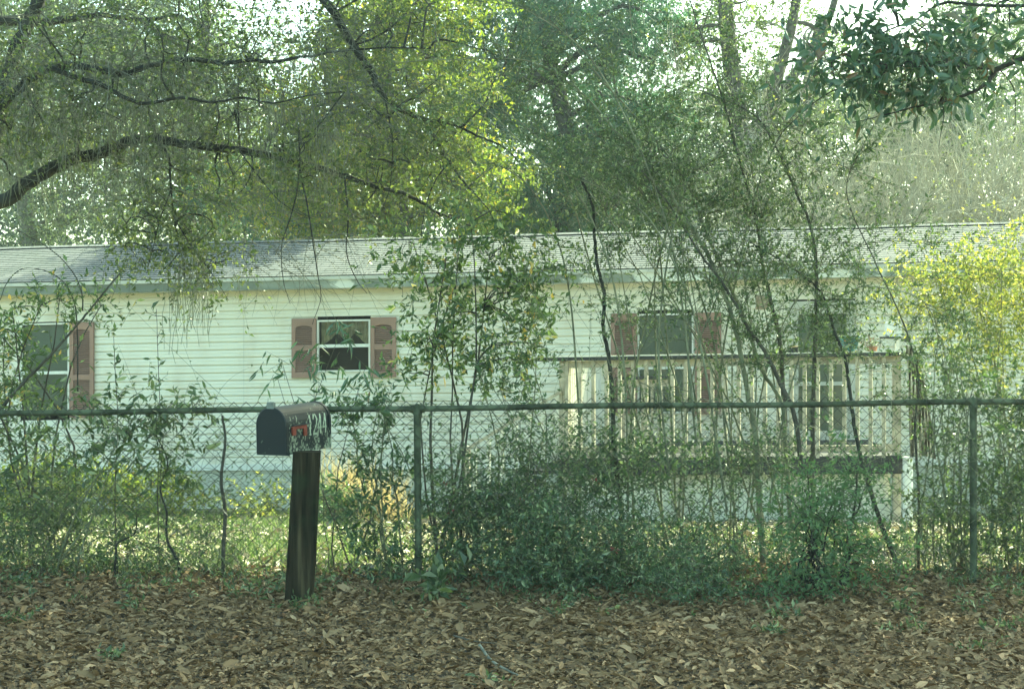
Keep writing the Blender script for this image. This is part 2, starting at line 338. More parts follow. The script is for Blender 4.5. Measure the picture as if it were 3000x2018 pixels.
            mb.add(np.concatenate([H(uu, bot, wav), H(uu, np.full(n_, hi-.02), wav)]), quads=np.stack([np.arange(n_-1), np.arange(n_-1)+1, np.arange(n_-1)+1+n_, np.arange(n_-1)+n_], 1))
            LB(mb, 'curtain', M['curtain'], root, parent=wf)
    # shutters
    sh = [(208, 278, 945, 1222), (857, 928, 934, 1106), (1088, 1162, 930, 1104), (1790, 1866, 919, 1215), (2036, 2113, 916, 1212)]
    for a, b_, c, d in sh:
        ua, vt = hpx(a, c); ub, vb = hpx(b_, d); mb = MB(); fr = .055; t = .04
        hbox(mb, ua, ub, vb, vb+.07, .016, .016+t); hbox(mb, ua, ub, vt-.085, vt, .016, .016+t)
        hbox(mb, ua, ua+fr, vb+.07, vt-.085, .016, .016+t); hbox(mb, ub-fr, ub, vb+.07, vt-.085, .016, .016+t)
        mid = vb+(vt-vb)*(.5 if vt-vb < 1 else .42); hbox(mb, ua+fr, ub-fr, mid-.035, mid+.035, .016, .014+t)
        hbox(mb, ua+fr, ub-fr, vb+.07, vt-.085, .012, .018, m=1)
        for lo, hi in ((vb+.07, mid-.035), (mid+.035, vt-.085)):
            n_ = max(3, int(round((hi-lo)/.028)))
            for i in range(n_):
                z0 = lo+(hi-lo)*i/n_; z1 = z0+(hi-lo)/n_*.72
                mb.add(np.array([H(ua+fr, z0, .05), H(ub-fr, z0, .05), H(ub-fr, z1, .026), H(ua+fr, z1, .026), H(ua+fr, z0, .022), H(ub-fr, z0, .022)]), quads=[[0, 1, 2, 3], [4, 5, 1, 0]])
        # arched top rail
        uu = np.linspace(ua+fr, ub-fr, 9); ar = .028*np.cos(np.linspace(-1.57, 1.57, 9))
        mb.add(np.concatenate([H(uu, vt-.125+ar, np.full(9, .0555)), H(uu, np.full(9, vt-.08), np.full(9, .0555))]), quads=np.stack([np.arange(8), np.arange(8)+1, np.arange(8)+10, np.arange(8)+9], 1))
        LB(mb, 'shutter', [M['shutter'], M['shutter_gap']], root)
    # door with storm door
    a, b_, lo, hi = dr; mb = MB(); fw = .07
    hbox(mb, a, a+fw, lo, hi, -.03, .04); hbox(mb, b_-fw, b_, lo, hi, -.03, .04); hbox(mb, a+fw, b_-fw, hi-.09, hi, -.03, .045)
    hbox(mb, a+fw, b_-fw, lo, lo+.35, -.02, .02); md = (a+b_)/2+.03
    hbox(mb, a+fw, b_-fw, hi-.17, hi-.093, -.02, .025); hbox(mb, a+fw, b_-fw, lo+.95, lo+1.0, -.02, .018)
    hbox(mb, a+fw, a+fw+.05, lo+.35, hi-.17, -.02, .018); hbox(mb, b_-fw-.05, b_-fw, lo+.35, hi-.17, -.02, .018)
    dd = LB(mb, 'door', M['trim_d'], root)
    mb = MB(); mb.add(np.array([H(*p) for p in ((a+fw, lo+.3, -.005), (b_-fw, lo+.3, -.005), (b_-fw, hi-.1, -.005), (a+fw, hi-.1, -.005))]), quads=[[0, 1, 2, 3]]); LB(mb, 'pane', M['glass'], root, parent=dd)
    mb = MB(); hbox(mb, a+fw+.005, b_-fw-.005, lo, hi-.1, -.09, -.05); LB(mb, 'inner_door_leaf', M['blind'], root, parent=dd)
    mb = MB(); hbox(mb, b_-fw-.04, b_-fw-.015, lo+.92, lo+1.06, .02, .055); LB(mb, 'handle', M['dark'], root, parent=dd)
    # porch light by the door
    ua, vt = hpx(2215, 865); ub, vb = hpx(2252, 906); mb = MB(); hbox(mb, ua, ub, vb, vt, .0, .03); c = (ua+ub)/2; hbox(mb, c-.035, c+.035, vb+.03, vt-.05, .03, .11)
    LB(mb, 'porch_light', plain('tan_wood_block', (.3, .24, .17), .7), root)
    # corner gutter pipe
    for ch_ in root.children_recursive:
        if ch_.parent is not root: ch_.location = (0, 0, 0)
house()

# ------------------------------------------------------------ deck
M['deckw'] = plain('weathered_cream_paint_wood', (.42, .38, .3), .75, var=.25, scale=9, bump=.3)
M['deckcap'] = plain('grey_black_weathered_cap', (.035, .036, .038), .8, var=.4, scale=6)
M['deckpanel'] = plain('cream_panel', (.74, .73, .62), .7, var=.1, scale=2)
M['deckwhite'] = plain('white_paint_and_sun_glint', (.7, .68, .6), .6, var=.12, scale=6)  # white woodwork; its tone also paints the glint along the rail top
def deck():
    nf = 3.0
    ul, vr = hpx(1645, 1047, nf); ur, _ = hpx(2632, 1033, nf); vf = hpx(1645, 1342, nf)[1]; vtop = vr
    root = thing('wooden_deck', H(ul, vf-.6, nf), 'raised wooden deck with cream balusters in front of the door', 'deck')
    mb = MB()
    for i in range(int(3.0/.145)): hbox(mb, ul-.05, ur+.05, vf-.03, vf, nf-i*.145-.14, nf-i*.145)
    LB(mb, 'floor_boards', M['deckcap'], root)
    mb = MB(); hbox(mb, ul-.05, ur+.05, vf-.20, vf-.033, nf-.05, nf+.01); hbox(mb, ul-.05, ul-.01, vf-.2, vf-.033, .1, nf-.05); LB(mb, 'rim_joist', M['deckcap'], root)
    capl = hpx(1570, 1049, nf)[0]
    mb = MB(); hbox(mb, capl, ur+.09, vtop-.04, vtop, nf-.13, nf+.05); LB(mb, 'top_cap', M['deckcap'], root)
    mb = MB(); hbox(mb, capl, ur+.09, vtop+.001, vtop+.014, nf-.13, nf+.045); LB(mb, 'cap_glint_strip', M['deckwhite'], root)  # pale strip standing in for the sun glint on top of the cap
    mb = MB(); hbox(mb, ul, ur-.06, vf-1.15, vf-.2, nf-.22, nf-.20); LB(mb, 'skirt_panel', M['deckpanel'], root)
    mb = MB(); hbox(mb, ul-.02, ur, vtop-.125, vtop-.042, nf-.07, nf-.035); hbox(mb, ul-.02, ur, vf+.05, vf+.12, nf-.07, nf-.035); LB(mb, 'rail', M['deckw'], root)
    px = 1661
    while px < 2600:
        u = hpx(px, 1200, nf)[0]; mb = MB(); lean = random.uniform(-.004, .004)
        c = []
        a_ = math.radians(17); q_ = [(u+x_*math.cos(a_)-y_*math.sin(a_), v_, nf-.012+x_*math.sin(a_)+y_*math.cos(a_)) for v_ in (vf-.02, vtop-.045) for x_, y_ in ((-.02, -.018), (.02, -.018), (.02, .018), (-.02, .018))]
        mb.add(np.array([H(*p_) for p_ in q_]), quads=[[0, 1, 2, 3], [4, 5, 6, 7], [0, 1, 5, 4], [1, 2, 6, 5], [2, 3, 7, 6], [3, 0, 4, 7]]); LB(mb, 'baluster', M['deckw'], root); px += 38.7
    for u in (ul, ur-.05):
        mb = MB(); hbox(mb, u, u+.085, vf-1.2, vtop-.041, nf-.13, nf-.036) if u > ul else hbox(mb, u-.03, u+.055, vf-1.2, vtop-.041, nf-.13, nf-.036); LB(mb, 'post', M['deckw'], root)
    for u in (ul+1.3, ul+2.6):
        mb = MB(); hbox(mb, u, u+.09, vf-1.2, vf-.2, nf-.16, nf-.07); LB(mb, 'post', M['deckw'], root)
    # side rail running back to the house (white)
    mb = MB(); q_ = np.array([H(ul+o_+(nf-n_)*.08, v_, n_) for n_ in (.05, nf-.14) for v_ in (vtop-.13, vtop-.046) for o_ in (0, .04)]); mb.add(q_, quads=[[0, 1, 3, 2], [4, 6, 7, 5], [0, 4, 5, 1], [2, 3, 7, 6], [0, 2, 6, 4], [1, 5, 7, 3]]); LB(mb, 'rail', M['deckwhite'], root)
    for i in range(19):
        n_ = .15+i*.145; mb = MB(); hbox(mb, ul+.042+(nf-n_)*.08, ul+.08+(nf-n_)*.08, vf-.02, vtop-.05, n_, n_+.038); LB(mb, 'baluster', M['deckwhite'], root)
    # back rail by the steps, with a second landing rail near the wall
    ua = hpx(1815, 1105, 1.2)[0]; ub = hpx(1960, 1105, 1.2)[0]; vb = hpx(1815, 1103, 1.2)[1]
    mb = MB(); hbox(mb, ua, ub, vb-.04, vb, 1.12, 1.26); LB(mb, 'top_cap', M['deckcap'], root)
    mb = MB(); hbox(mb, ua, ub, vb-.13, vb-.042, 1.15, 1.19); LB(mb, 'rail', M['deckw'], root)
    for i in range(6):
        u = ua+.03+i*.12; mb = MB(); hbox(mb, u, u+.038, vf, vb-.132, 1.15, 1.19); LB(mb, 'baluster', M['deckw'], root)
    # steps going down to the left
    for i in range(4):
        mb = MB(); hbox(mb, ul-.35-i*.27, ul-.06-i*.27, vf-.19-i*.18, vf-.15-i*.18, nf-1.3, nf-.1); LB(mb, 'tread', M['deckcap'], root)
    a = hpx(1645, 1140, nf); b = hpx(1365, 1312, nf)
    q = []
    for (u, v) in (a, b):
        for n_ in (nf-.10, nf-.0):
            for dv in (-.04, 0): q.append(H(u, v+dv, n_))
    mb = MB(); mb.add(np.array(q), quads=[[0, 1, 3, 2], [4, 6, 7, 5], [0, 4, 5, 1], [2, 3, 7, 6], [0, 2, 6, 4], [1, 5, 7, 3]]); LB(mb, 'handrail', M['deckw'], root)
    k = 7
    for i in range(k):
        t = (i+.5)/k; u = a[0]+(b[0]-a[0])*t; v = a[1]+(b[1]-a[1])*t-.042; mb = MB(); hbox(mb, u, u+.038, v-.62, v, nf-.07, nf-.033); LB(mb, 'baluster', M['deckwhite'], root)
    mb = MB(); hbox(mb, b[0]-.05, b[0]+.04, b[1]-.9, b[1]+.02, nf-.1, nf-.005); LB(mb, 'post', M['deckw'], root)
    return vtop, vf, nf, ul, ur
VT, VF, NF, UL, UR = deck()
def cyl(mb, c, r0, r1, h, k=20, m=0, rings=None):
    rings = rings or [(0, r0), (1, r1)]
    a = np.arange(k)*2*np.pi/k; V = []
    for t, r in rings: V.append(np.stack([c[0]+r*np.cos(a), c[1]+r*np.sin(a), np.full(k, c[2]+h*t)], 1))
    V = np.concatenate(V); j = np.arange(k)
    q = np.concatenate([np.stack([i*k+j, i*k+(j+1) % k, (i+1)*k+(j+1) % k, (i+1)*k+j], 1) for i in range(len(rings)-1)])
    return mb.add(V, quads=q, m=m)
def rail_items():
    u, _ = hpx(2490, 1030, NF); b = H(u, VT+.016, NF-.04)
    root = thing('plant_pot', b, 'teal pot with an orange patch standing on the deck rail', 'pot')
    m, t, bs, N, L = newmat('teal_glaze'); n = N.new('ShaderNodeTexNoise'); n.inputs['Scale'].default_value = 9; r = ramp(N, [(.02, .12, .13), (.03, .16, .17), (.5, .2, .05)], [.3, .62, .68]); L.new(n.outputs[0], r.inputs[0]); L.new(r.outputs[0], bs.inputs['Base Color']); bs.inputs['Roughness'].default_value = .3
    mb = MB(); cyl(mb, b, .07, .1, .17, rings=[(0, 0.001), (0, .075), (.3, .088), (.85, .105), (.9, .115), (1, .115), (1, .1), (.85, .095), (.84, .001)]); LB(mb, 'bowl', m, root, smooth=False)
    mb = MB(); cyl(mb, b+np.array([0, 0, .171]), .1, .117, .012, rings=[(0, .118), (1, .118), (1, .1), (0, .1)]); LB(mb, 'rim', M['trim_d'], root)
    u, _ = hpx(2324, 1030, NF); b = H(u, VT+.016, NF-.04)
    o = thing('planter_box', b, 'small dark box with a pale crumbly top on the deck rail', 'box')
    mb = MB(); mb.box(b+np.array([0, 0, .03]), (.05, .04, .03)); LB(mb, 'body', M['dark'], o)
    mb = MB(); pts = b+np.stack([rng.uniform(-.045, .045, 60), rng.uniform(-.035, .035, 60), rng.uniform(.058, .07, 60)], 1); mb.leaves(pts, rng.normal(size=(60, 3)), rng.normal(size=(60, 3)), .02, .014); LB(mb, 'filling', M['grass_dry'], o)
    u, _ = hpx(2556, 1030, NF); b = H(u, VT+.016, NF-.04)
    o = thing('potted_plant', b, 'small withered plant in a shallow pot on the deck rail', 'plant')
    mb = MB(); cyl(mb, b, .05, .06, .05, rings=[(0, .001), (0, .05), (1, .062), (1, .05), (.8, .001)]); LB(mb, 'pot', plain('terracotta', (.3, .14, .08), .8), o)
    mb = MB(); n = 40; a = rng.normal(size=(n, 3)); a[:, 2] = abs(a[:, 2])+.4; a = unit(a); st = b+np.array([0, 0, .045])+np.zeros((n, 3)); tip = st+a*rng.uniform(.05, .13, (n, 1)); mb.tubes(np.stack([st, (st+tip)/2, tip], 1), .0015, 3); mb.leaves(tip, a, rng.normal(size=(n, 3)), .03, .014); LB(mb, 'foliage', M['lf_dead'], o)
    # white lantern shaped birdhouse / mirror box on dark tray
    u, v = hpx(2620, 1000, NF); b = H(u, VT+.016, NF-.04)
    o = thing('bird_feeder', b, 'white box feeder on a dark tray at the right end of the deck rail', 'bird feeder')
    mb = MB(); s = .0; mb.box(b+np.array([0.04, 0, .07]), (.018, .018, .07)); LB(mb, 'stand', M['deckwhite'], o)
    mb = MB(); mb.box(b+np.array([-.04, 0, .148]), (.10, .07, .01)); LB(mb, 'tray', M['deckcap'], o)
    mb = MB(); c = b+np.array([-.01, 0, .158]); pr = [(-.08, 0.02), (-.055, 0), (.085, 0), (.085, .16), (.05, .175), (-.065, .17), (-.08, .15)]
    for yy in (-.05, .05): pass
    n = len(pr); V = np.array([[c[0]+x, c[1]+yy, c[2]+z] for yy in (-.05, .05) for x, z in pr]); mb.add(V, quads=[[i, (i+1) % n, n+(i+1) % n, n+i] for i in range(n)], tris=[[0, i, i+1] for i in range(1, n-1)]+[[n, n+i+1, n+i] for i in range(1, n-1)])
    LB(mb, 'housing', plain('bright_white_plastic', (.8, .8, .78), .35, var=.04), o)
    mb = MB(); cyl(mb, b+np.array([.15, 0, .10]), .03, .03, .07, rings=[(0, .001), (0, .03), (.7, .033), (1, .02), (1, .001)]); LB(mb, 'lamp', M['dark'], o)
    # draped cover hanging over the corner
    u0_, _ = hpx(2640, 1035, NF); c0 = H(u0_, 0, NF-.02); mb = MB(); nu, nv = 60, 24
    g = np.linspace(0, 1, nu); h = np.linspace(0, 1, nv); G, Hh = np.meshgrid(g, h, indexing='ij')
    top = H(u0_, VT+.03, NF-.02)
    wid = .10+.22*np.sqrt(Hh); X = top[0]+.02+wid*(G*.9+.1)+.02*Hh; Z = top[2]+.05-.12*G**2-Hh*(1.25-.1*G); Y = top[1]-.08-.03*np.sin(G*38+Hh*1.5)-.05*np.sin(G*3)
    i, j = np.meshgrid(np.arange(nu-1), np.arange(nv-1), indexing='ij'); a = (i*nv+j).ravel()
    mb.add(np.stack([X, Y, Z], -1).reshape(-1, 3), quads=np.stack([a, a+nv, a+nv+1, a+1], 1))
    m, t, bs, N, L = newmat('brown_striped_fabric'); g_ = N.new('ShaderNodeTexCoord'); wv = N.new('ShaderNodeTexWave'); wv.inputs['Scale'].default_value = 9; wv.inputs['Distortion'].default_value = 2; L.new(g_.outputs['Object'], wv.inputs[0])
    r = ramp(N, [(.08, .065, .045), (.3, .25, .18), (.68, .63, .53)], [.3, .6, .9]); L.new(wv.outputs[0], r.inputs[0]); L.new(r.outputs[0], bs.inputs['Base Color']); bs.inputs['Roughness'].default_value = .8
    o = mb.build('draped_cover', m, smooth=True, loc=top); tag(o, 'brown streaked fabric cover draped over the right corner of the deck', 'cover')
    # white downpipe / post in front of the deck corner
    b = H(hpx(2655, 1345, NF)[0], 0, NF+.1); bz = float(gz(b[0], b[1])); topz = P(2655, 1338, b[1])[2]
    mb = MB(); cyl(mb, (b[0], b[1], bz-.05), .055, .055, topz-bz+.05, rings=[(0, .055), (.98, .055), (.98, .065), (1, .065), (1, .001)])
    o = mb.build('white_pipe', plain('glossy_white_pipe', (.8, .8, .78), .3, var=.03), smooth=False, loc=b); tag(o, 'upright white pipe standing below the right corner of the deck', 'pipe')
rail_items()

# ------------------------------------------------------------ mailbox
def enamel(name, th, low):
    m2, t_, b, N, L = newmat(name); g = N.new('ShaderNodeTexCoord')
    mp = N.new('ShaderNodeMapping'); mp.inputs['Scale'].default_value = (1, 1, .62); L.new(g.outputs['Object'], mp.inputs[0])
    n = N.new('ShaderNodeTexNoise'); n.inputs['Scale'].default_value = 95; n.inputs['Detail'].default_value = 2; L.new(mp.outputs[0], n.inputs[0])
    n3 = N.new('ShaderNodeTexNoise'); n3.inputs['Scale'].default_value = 13; L.new(mp.outputs[0], n3.inputs[0])
    sx = N.new('ShaderNodeSeparateXYZ'); L.new(g.outputs['Object'], sx.inputs[0])
    mr = N.new('ShaderNodeMapRange'); mr.inputs[1].default_value = .84; mr.inputs[2].default_value = 1.06; mr.inputs[3].default_value = .09; mr.inputs[4].default_value = -.05; L.new(sx.outputs['Z'], mr.inputs[0])
    ml = N.new('ShaderNodeMath'); ml.operation = 'MULTIPLY_ADD'; L.new(n3.outputs[0], ml.inputs[0]); ml.inputs[1].default_value = .5; ad = N.new('ShaderNodeMath'); ad.operation = 'MULTIPLY'; ad.inputs[1].default_value = .62; L.new(n.outputs[0], ad.inputs[0]); L.new(ad.outputs[0], ml.inputs[2])
    a2 = N.new('ShaderNodeMath'); L.new(ml.outputs[0], a2.inputs[0]); m5 = N.new('ShaderNodeMath'); m5.operation = 'MULTIPLY'; m5.inputs[1].default_value = low; L.new(mr.outputs[0], m5.inputs[0]); L.new(m5.outputs[0], a2.inputs[1])
    r = ramp(N, [(.006, .012, .018), (.010, .017, .02), (.2, .235, .17), (.36, .4, .3)], [.3, th+.03, th+.06, th+.2]); L.new(a2.outputs[0], r.inputs[0]); L.new(r.outputs[0], b.inputs['Base Color'])
    b.inputs['Roughness'].default_value = .4; b.inputs['Specular IOR Level'].default_value = .3
    return m2
def mailbox():
    d = 7.73; s = F/d
    root = thing('mailbox', P(875, 1782, d), 'black rural mailbox with red flag and number on a thick leaning wooden post', 'mailbox')
    # post: square timber, slightly leaning and twisted
    mb = MB(); bot = P(874, 1800, d); top = P(900, 1322, d); hw = .073; a = math.radians(8)
    R0 = np.array([[math.cos(a), math.sin(a)], [-math.sin(a), math.cos(a)]])
    K = 14; V = []
    prof = []
    for sx, sy in ((-1, -1), (1, -1), (1, 1), (-1, 1)):
        for e in (0, 1):
            k = .82
            if (sx, sy) in ((-1, -1), (1, 1)): pr = (sx, sy*k) if e == 0 else (sx*k, sy)
            else: pr = (sx*k, sy) if e == 0 else (sx, sy*k)
            prof.append(pr)
    prof = np.array(prof)*hw
    for i in range(K):
        t = i/(K-1); c = bot+(top-bot)*t; jit = rng.normal(size=(8, 2))*.0012; sc_ = 1.06-.04*t
        pr = (prof*sc_+jit)@R0; V.append(np.stack([c[0]+pr[:, 0], c[1]+pr[:, 1], np.full(8, c[2])], 1))
    V = np.concatenate(V); j = np.arange(8)
    mb.add(V, quads=np.concatenate([np.stack([i*8+j, i*8+(j+1) % 8, (i+1)*8+(j+1) % 8, (i+1)*8+j], 1) for i in range(K-1)]))
    mb.add(V[-8:], quads=[[0, 1, 2, 3], [0, 3, 4, 7], [4, 5, 6, 7]])
    m, t_, b, N, L = newmat('dark_weathered_timber'); g = N.new('ShaderNodeTexCoord'); mp = N.new('ShaderNodeMapping'); mp.inputs['Scale'].default_value = (14, 14, .9); L.new(g.outputs['Object'], mp.inputs[0])
    n = N.new('ShaderNodeTexNoise'); n.inputs['Scale'].default_value = 2.5; n.inputs['Detail'].default_value = 9; L.new(mp.outputs[0], n.inputs[0])
    r = ramp(N, [(.010, .009, .006), (.03, .026, .016), (.085, .07, .04)], [.35, .55, .75]); L.new(n.outputs[0], r.inputs[0])
    n2 = N.new('ShaderNodeTexNoise'); n2.inputs['Scale'].default_value = 5; n2.inputs['Detail'].default_value = 6; L.new(g.outputs['Object'], n2.inputs[0]); r2 = ramp(N, [(0, 0, 0), (1, 1, 1)], [.52, .68]); L.new(n2.outputs[0], r2.inputs[0])
    mx = N.new('ShaderNodeMix'); mx.data_type = 'RGBA'; L.new(r2.outputs[0], mx.inputs['Factor']); L.new(r.outputs[0], mx.inputs['A']); mx.inputs['B'].default_value = (.025, .036, .018, 1); L.new(mx.outputs['Result'], b.inputs['Base Color']); b.inputs['Roughness'].default_value = .9; b.inputs['Specular IOR Level'].default_value = .1
    bp = N.new('ShaderNodeBump'); bp.inputs['Strength'].default_value = .8; bp.inputs['Distance'].default_value = .008; L.new(n.outputs[0], bp.inputs['Height']); L.new(bp.outputs[0], b.inputs['Normal'])
    LB(mb, 'post', m, root)
    # box: front face seen left, body runs back to the right
    yaw = math.radians(66)        # box axis (front to back) direction from +X towards +Y
    ax = np.array([math.cos(yaw), math.sin(yaw), .035]); ax = unit(ax); sidev = np.array([math.sin(yaw), -math.cos(yaw), 0]); up = unit(np.cross(sidev, ax))*1.0
    if up[2] < 0: up = -up
    W, Hh, Lb = .188, .255, .44
    # front-face centre bottom: pixel of lower left corner (753,1330), lower right (845,1331)
    fc = P(800, 1331, d-.02)
    def ring(off, ww, hh, lift=0):
        r_ = ww/2; pts = []
        pts.append((-r_, 0)); pts.append((-r_, hh-r_))
        for k in range(1, 16): a_ = math.pi*k/16; pts.append((-r_*math.cos(a_), hh-r_+r_*math.sin(a_)))
        pts.append((r_, hh-r_)); pts.append((r_, 0))
        return np.array([fc+ax*off+sidev*x+up*(z+lift) for x, z in pts])
    def shell(mb, offs):
        R_ = [ring(*o_) for o_ in offs]; n_ = len(R_[0]); V = np.concatenate(R_); j = np.arange(n_)
        mb.add(V, quads=np.concatenate([np.stack([i*n_+j, i*n_+(j+1) % n_, (i+1)*n_+(j+1) % n_, (i+1)*n_+j], 1) for i in range(len(R_)-1)]))
        return R_
    m2 = enamel('black_enamel_with_lichen', .60, 1.0)
    mb = MB(); R_ = shell(mb, [(.0, W, Hh), (.012, W*1.0, Hh), (Lb-.02, W, Hh), (Lb-.02, W*1.05, Hh*1.012), (Lb, W*1.05, Hh*1.012), (Lb, W*.9, Hh*.95)])
    for rr in (R_[-1],): mb.add(np.concatenate([[rr.mean(0)], rr]), tris=[[0, i+1, i+2] for i in range(len(rr)-1)]+[[0, len(rr), 1]])
    box = LB(mb, 'box', m2, root, smooth=False)
    m3 = enamel('black_enamel_door', .70, .3)
    mb = MB(); Rf = shell(mb, [(.012, W*1.03, Hh*1.012, -.003), (-.012, W*1.03, Hh*1.012, -.003), (-.018, W*.97, Hh*.985, 0)]); rr = Rf[-1]
    mb.add(np.concatenate([[rr.mean(0)], rr]), tris=[[0, i+1, i+2] for i in range(len(rr)-1)]+[[0, len(rr), 1]])
    dr = LB(mb, 'door', m3, root)
    M['lichen'] = plain('pale_lichen', (.42, .48, .36), .95, var=.3, scale=60)
    mb = MB(); c = fc-ax*.01+up*(Hh+.008); mb.box(c, (.022, .01, .016), bx=np.stack([sidev, ax, up])); mb.box(c+up*.014-ax*.004, (.014, .012, .006), bx=np.stack([sidev, ax, up])); lt = LB(mb, 'latch', plain('dull_metal', (.2, .23, .22), .5, .6), root, parent=dr)
    # side surface toward the camera: sidev points to -Y side (camera). flag + digits lie on it
    def S(o_, z, n_): return fc+ax*o_+up*z+sidev*(W/2+n_)
    mb = MB(); Bx = np.stack([ax, sidev, up])
    mb.box(S(.105, .140, .008), (.072, .004, .008), bx=Bx); mb.box(S(.162, .116, .008), (.015, .004, .0165), bx=Bx)
    mb.box(S(.162, .100, .009), (.0145, .0035, .01), bx=Bx); mb.box(S(.050, .121, .008), (.018, .004, .0115), bx=Bx); mb.box(S(.052, .110, .009), (.015, .0035, .009), bx=Bx); cylr = .02
    LB(mb, 'flag', plain('weathered_red_plastic', (.2, .045, .03), .6, var=.3, scale=25), root)
    mb = MB(); mb.box(S(.118, .1535, .011), (.085, .008, .0022), bx=Bx); LB(mb, 'flag_bracket', M['deckcap'], root)
    # digits 1 2 4 4: narrow strokes on the side that bend onto the curved top
    rad = W/2
    def surf(o_, z, lift):                     # walk up the side then over the curve
        zs = Hh-rad
        if z <= zs: return fc+ax*o_+up*z+sidev*(rad+lift)
        a_ = (z-zs)/rad; return fc+ax*o_+up*(zs+(rad+lift)*math.sin(a_))+sidev*(rad+lift)*math.cos(a_)
    dig = {'1': [[(.3, 0), (.7, 0)], [(.5, 0), (.5, 1), (.3, .85)]], '2': [[(0, .8), (.25, 1), (.75, 1), (1, .78), (.9, .5), (.1, .05), (.1, 0), (1, 0)]], '4': [[(.75, 0), (.75, 1), (0, .3), (1, .3)]]}
    for k, ch in enumerate('1244'):
        mb = MB()
        o0 = .208+k*.050; z0 = .09; dw, dh = .036, .105
        for st in dig[ch]:
            pts = []
            for a_, b_ in zip(st[:-1], st[1:]):
                for tt in np.linspace(0, 1, 6)[:-1]: pts.append((a_[0]+(b_[0]-a_[0])*tt, a_[1]+(b_[1]-a_[1])*tt))
            pts.append(st[-1]); hwid = .0055
            for (x0, y0), (x1, y1) in zip(pts[:-1], pts[1:]):
                dx, dy = (x1-x0)*dw, (y1-y0)*dh; ln = math.hypot(dx, dy) or 1; nx, ny = -dy/ln*hwid, dx/ln*hwid; ex, ey = dx/ln*hwid*.5, dy/ln*hwid*.5
                q = [surf(o0+x0*dw+nx-ex, z0+y0*dh+ny-ey, .0012), surf(o0+x1*dw+nx+ex, z0+y1*dh+ny+ey, .0012), surf(o0+x1*dw-nx+ex, z0+y1*dh-ny+ey, .0012), surf(o0+x0*dw-nx-ex, z0+y0*dh-ny-ey, .0012)]
                mb.add(np.array(q), quads=[[0, 1, 2, 3]])
        LB(mb, 'digit', M['lichen'], root)
    for ch_ in root.children_recursive:
        if ch_.parent is not root: ch_.location = (0, 0, 0)
mailbox()

# ------------------------------------------------------------ chain link fence
FD = 8.4
def fence():
    root = thing('chain_link_fence', (0, FD, 0), 'weathered grey chain link fence with round top rail along the yard', 'fence')
    galv = plain('weathered_galvanised_steel', (.085, .1, .062), .8, .0, var=.5, scale=7, spec=.12)
    wire = plain('dull_fence_wire', (.055, .06, .05), .6, .4, var=.3)
    xs = np.linspace(-5.2, 5.4, 54)
    px = xs/FD*F+CX
    yr = np.interp(px, [-1200, 0, 600, 1222, 1500, 2100, 2850, 4200], [1216, 1209, 1203, 1195, 1193, 1186, 1178, 1170])
    zr = EYE+(HY-yr)/F*FD+.004*np.sin(xs*3)
    rail = np.stack([xs, np.full(54, FD), zr], 1); mb = MB(); mb.tubes(rail, .0172, 12); LB(mb, 'top_rail', galv, root, smooth=True)
    def railz(x): return np.interp(x, xs, zr)
    for pxx, lean in ((1222, .004), (2851, -.002), (-409, .01)):
        x = (pxx-CX)/F*FD; z1 = float(railz(x)); mb = MB()
        mb.tubes(np.array([[x+.006+lean, FD+.005, -.15], [x, FD, z1-.02]]), .021, 14)
        p = LB(mb, 'post', galv, root, smooth=True)
        mb = MB(); mb.tubes(np.array([[x, FD, z1-.035], [x, FD, z1+.012], [x, FD, z1+.03]]), [.026, .026, .006], 14)
        mb.tubes(np.array([[x-.045, FD, z1], [x+.045, FD, z1]]), .023, 12)
        c = LB(mb, 'post_cap', galv, root, smooth=True, parent=p); c.location = (0, 0, 0)
    mb = MB(); sp = .036; nrow = int(1.12/sp)
    x = -5.1; i = 0
    lines = []
    while x < 5.3:
        k = np.arange(nrow+1); zt = railz(x)+.045
        sgn = np.where((k+i) % 2 == 0, 1, -1)
        z = zt-k*sp*(.985+.01*math.sin(x)); X = x+sgn*sp*.5+.006*np.sin(k*.7+x*2)*(k/nrow); Y = FD-.024+sgn*.0025+.012*np.sin(x*1.7+k*.12)*(k/nrow)
        lines.append(np.stack([X, Y, z], 1)); x += sp; i += 1
    mb.tubes(np.array(lines), .0021, 4); LB(mb, 'wire_mesh', wire, root)
    mb = MB()
    for xx in np.arange(-4.9, 5.2, .61):
        mb = MB(); z1 = float(railz(xx)); a = np.linspace(0, 2*np.pi, 11); mb.tubes(np.stack([xx+a*.001, FD+.023*np.cos(a), z1+.023*np.sin(a)], 1), .002, 4)
        LB(mb, 'tie_wire', wire, root)
fence()

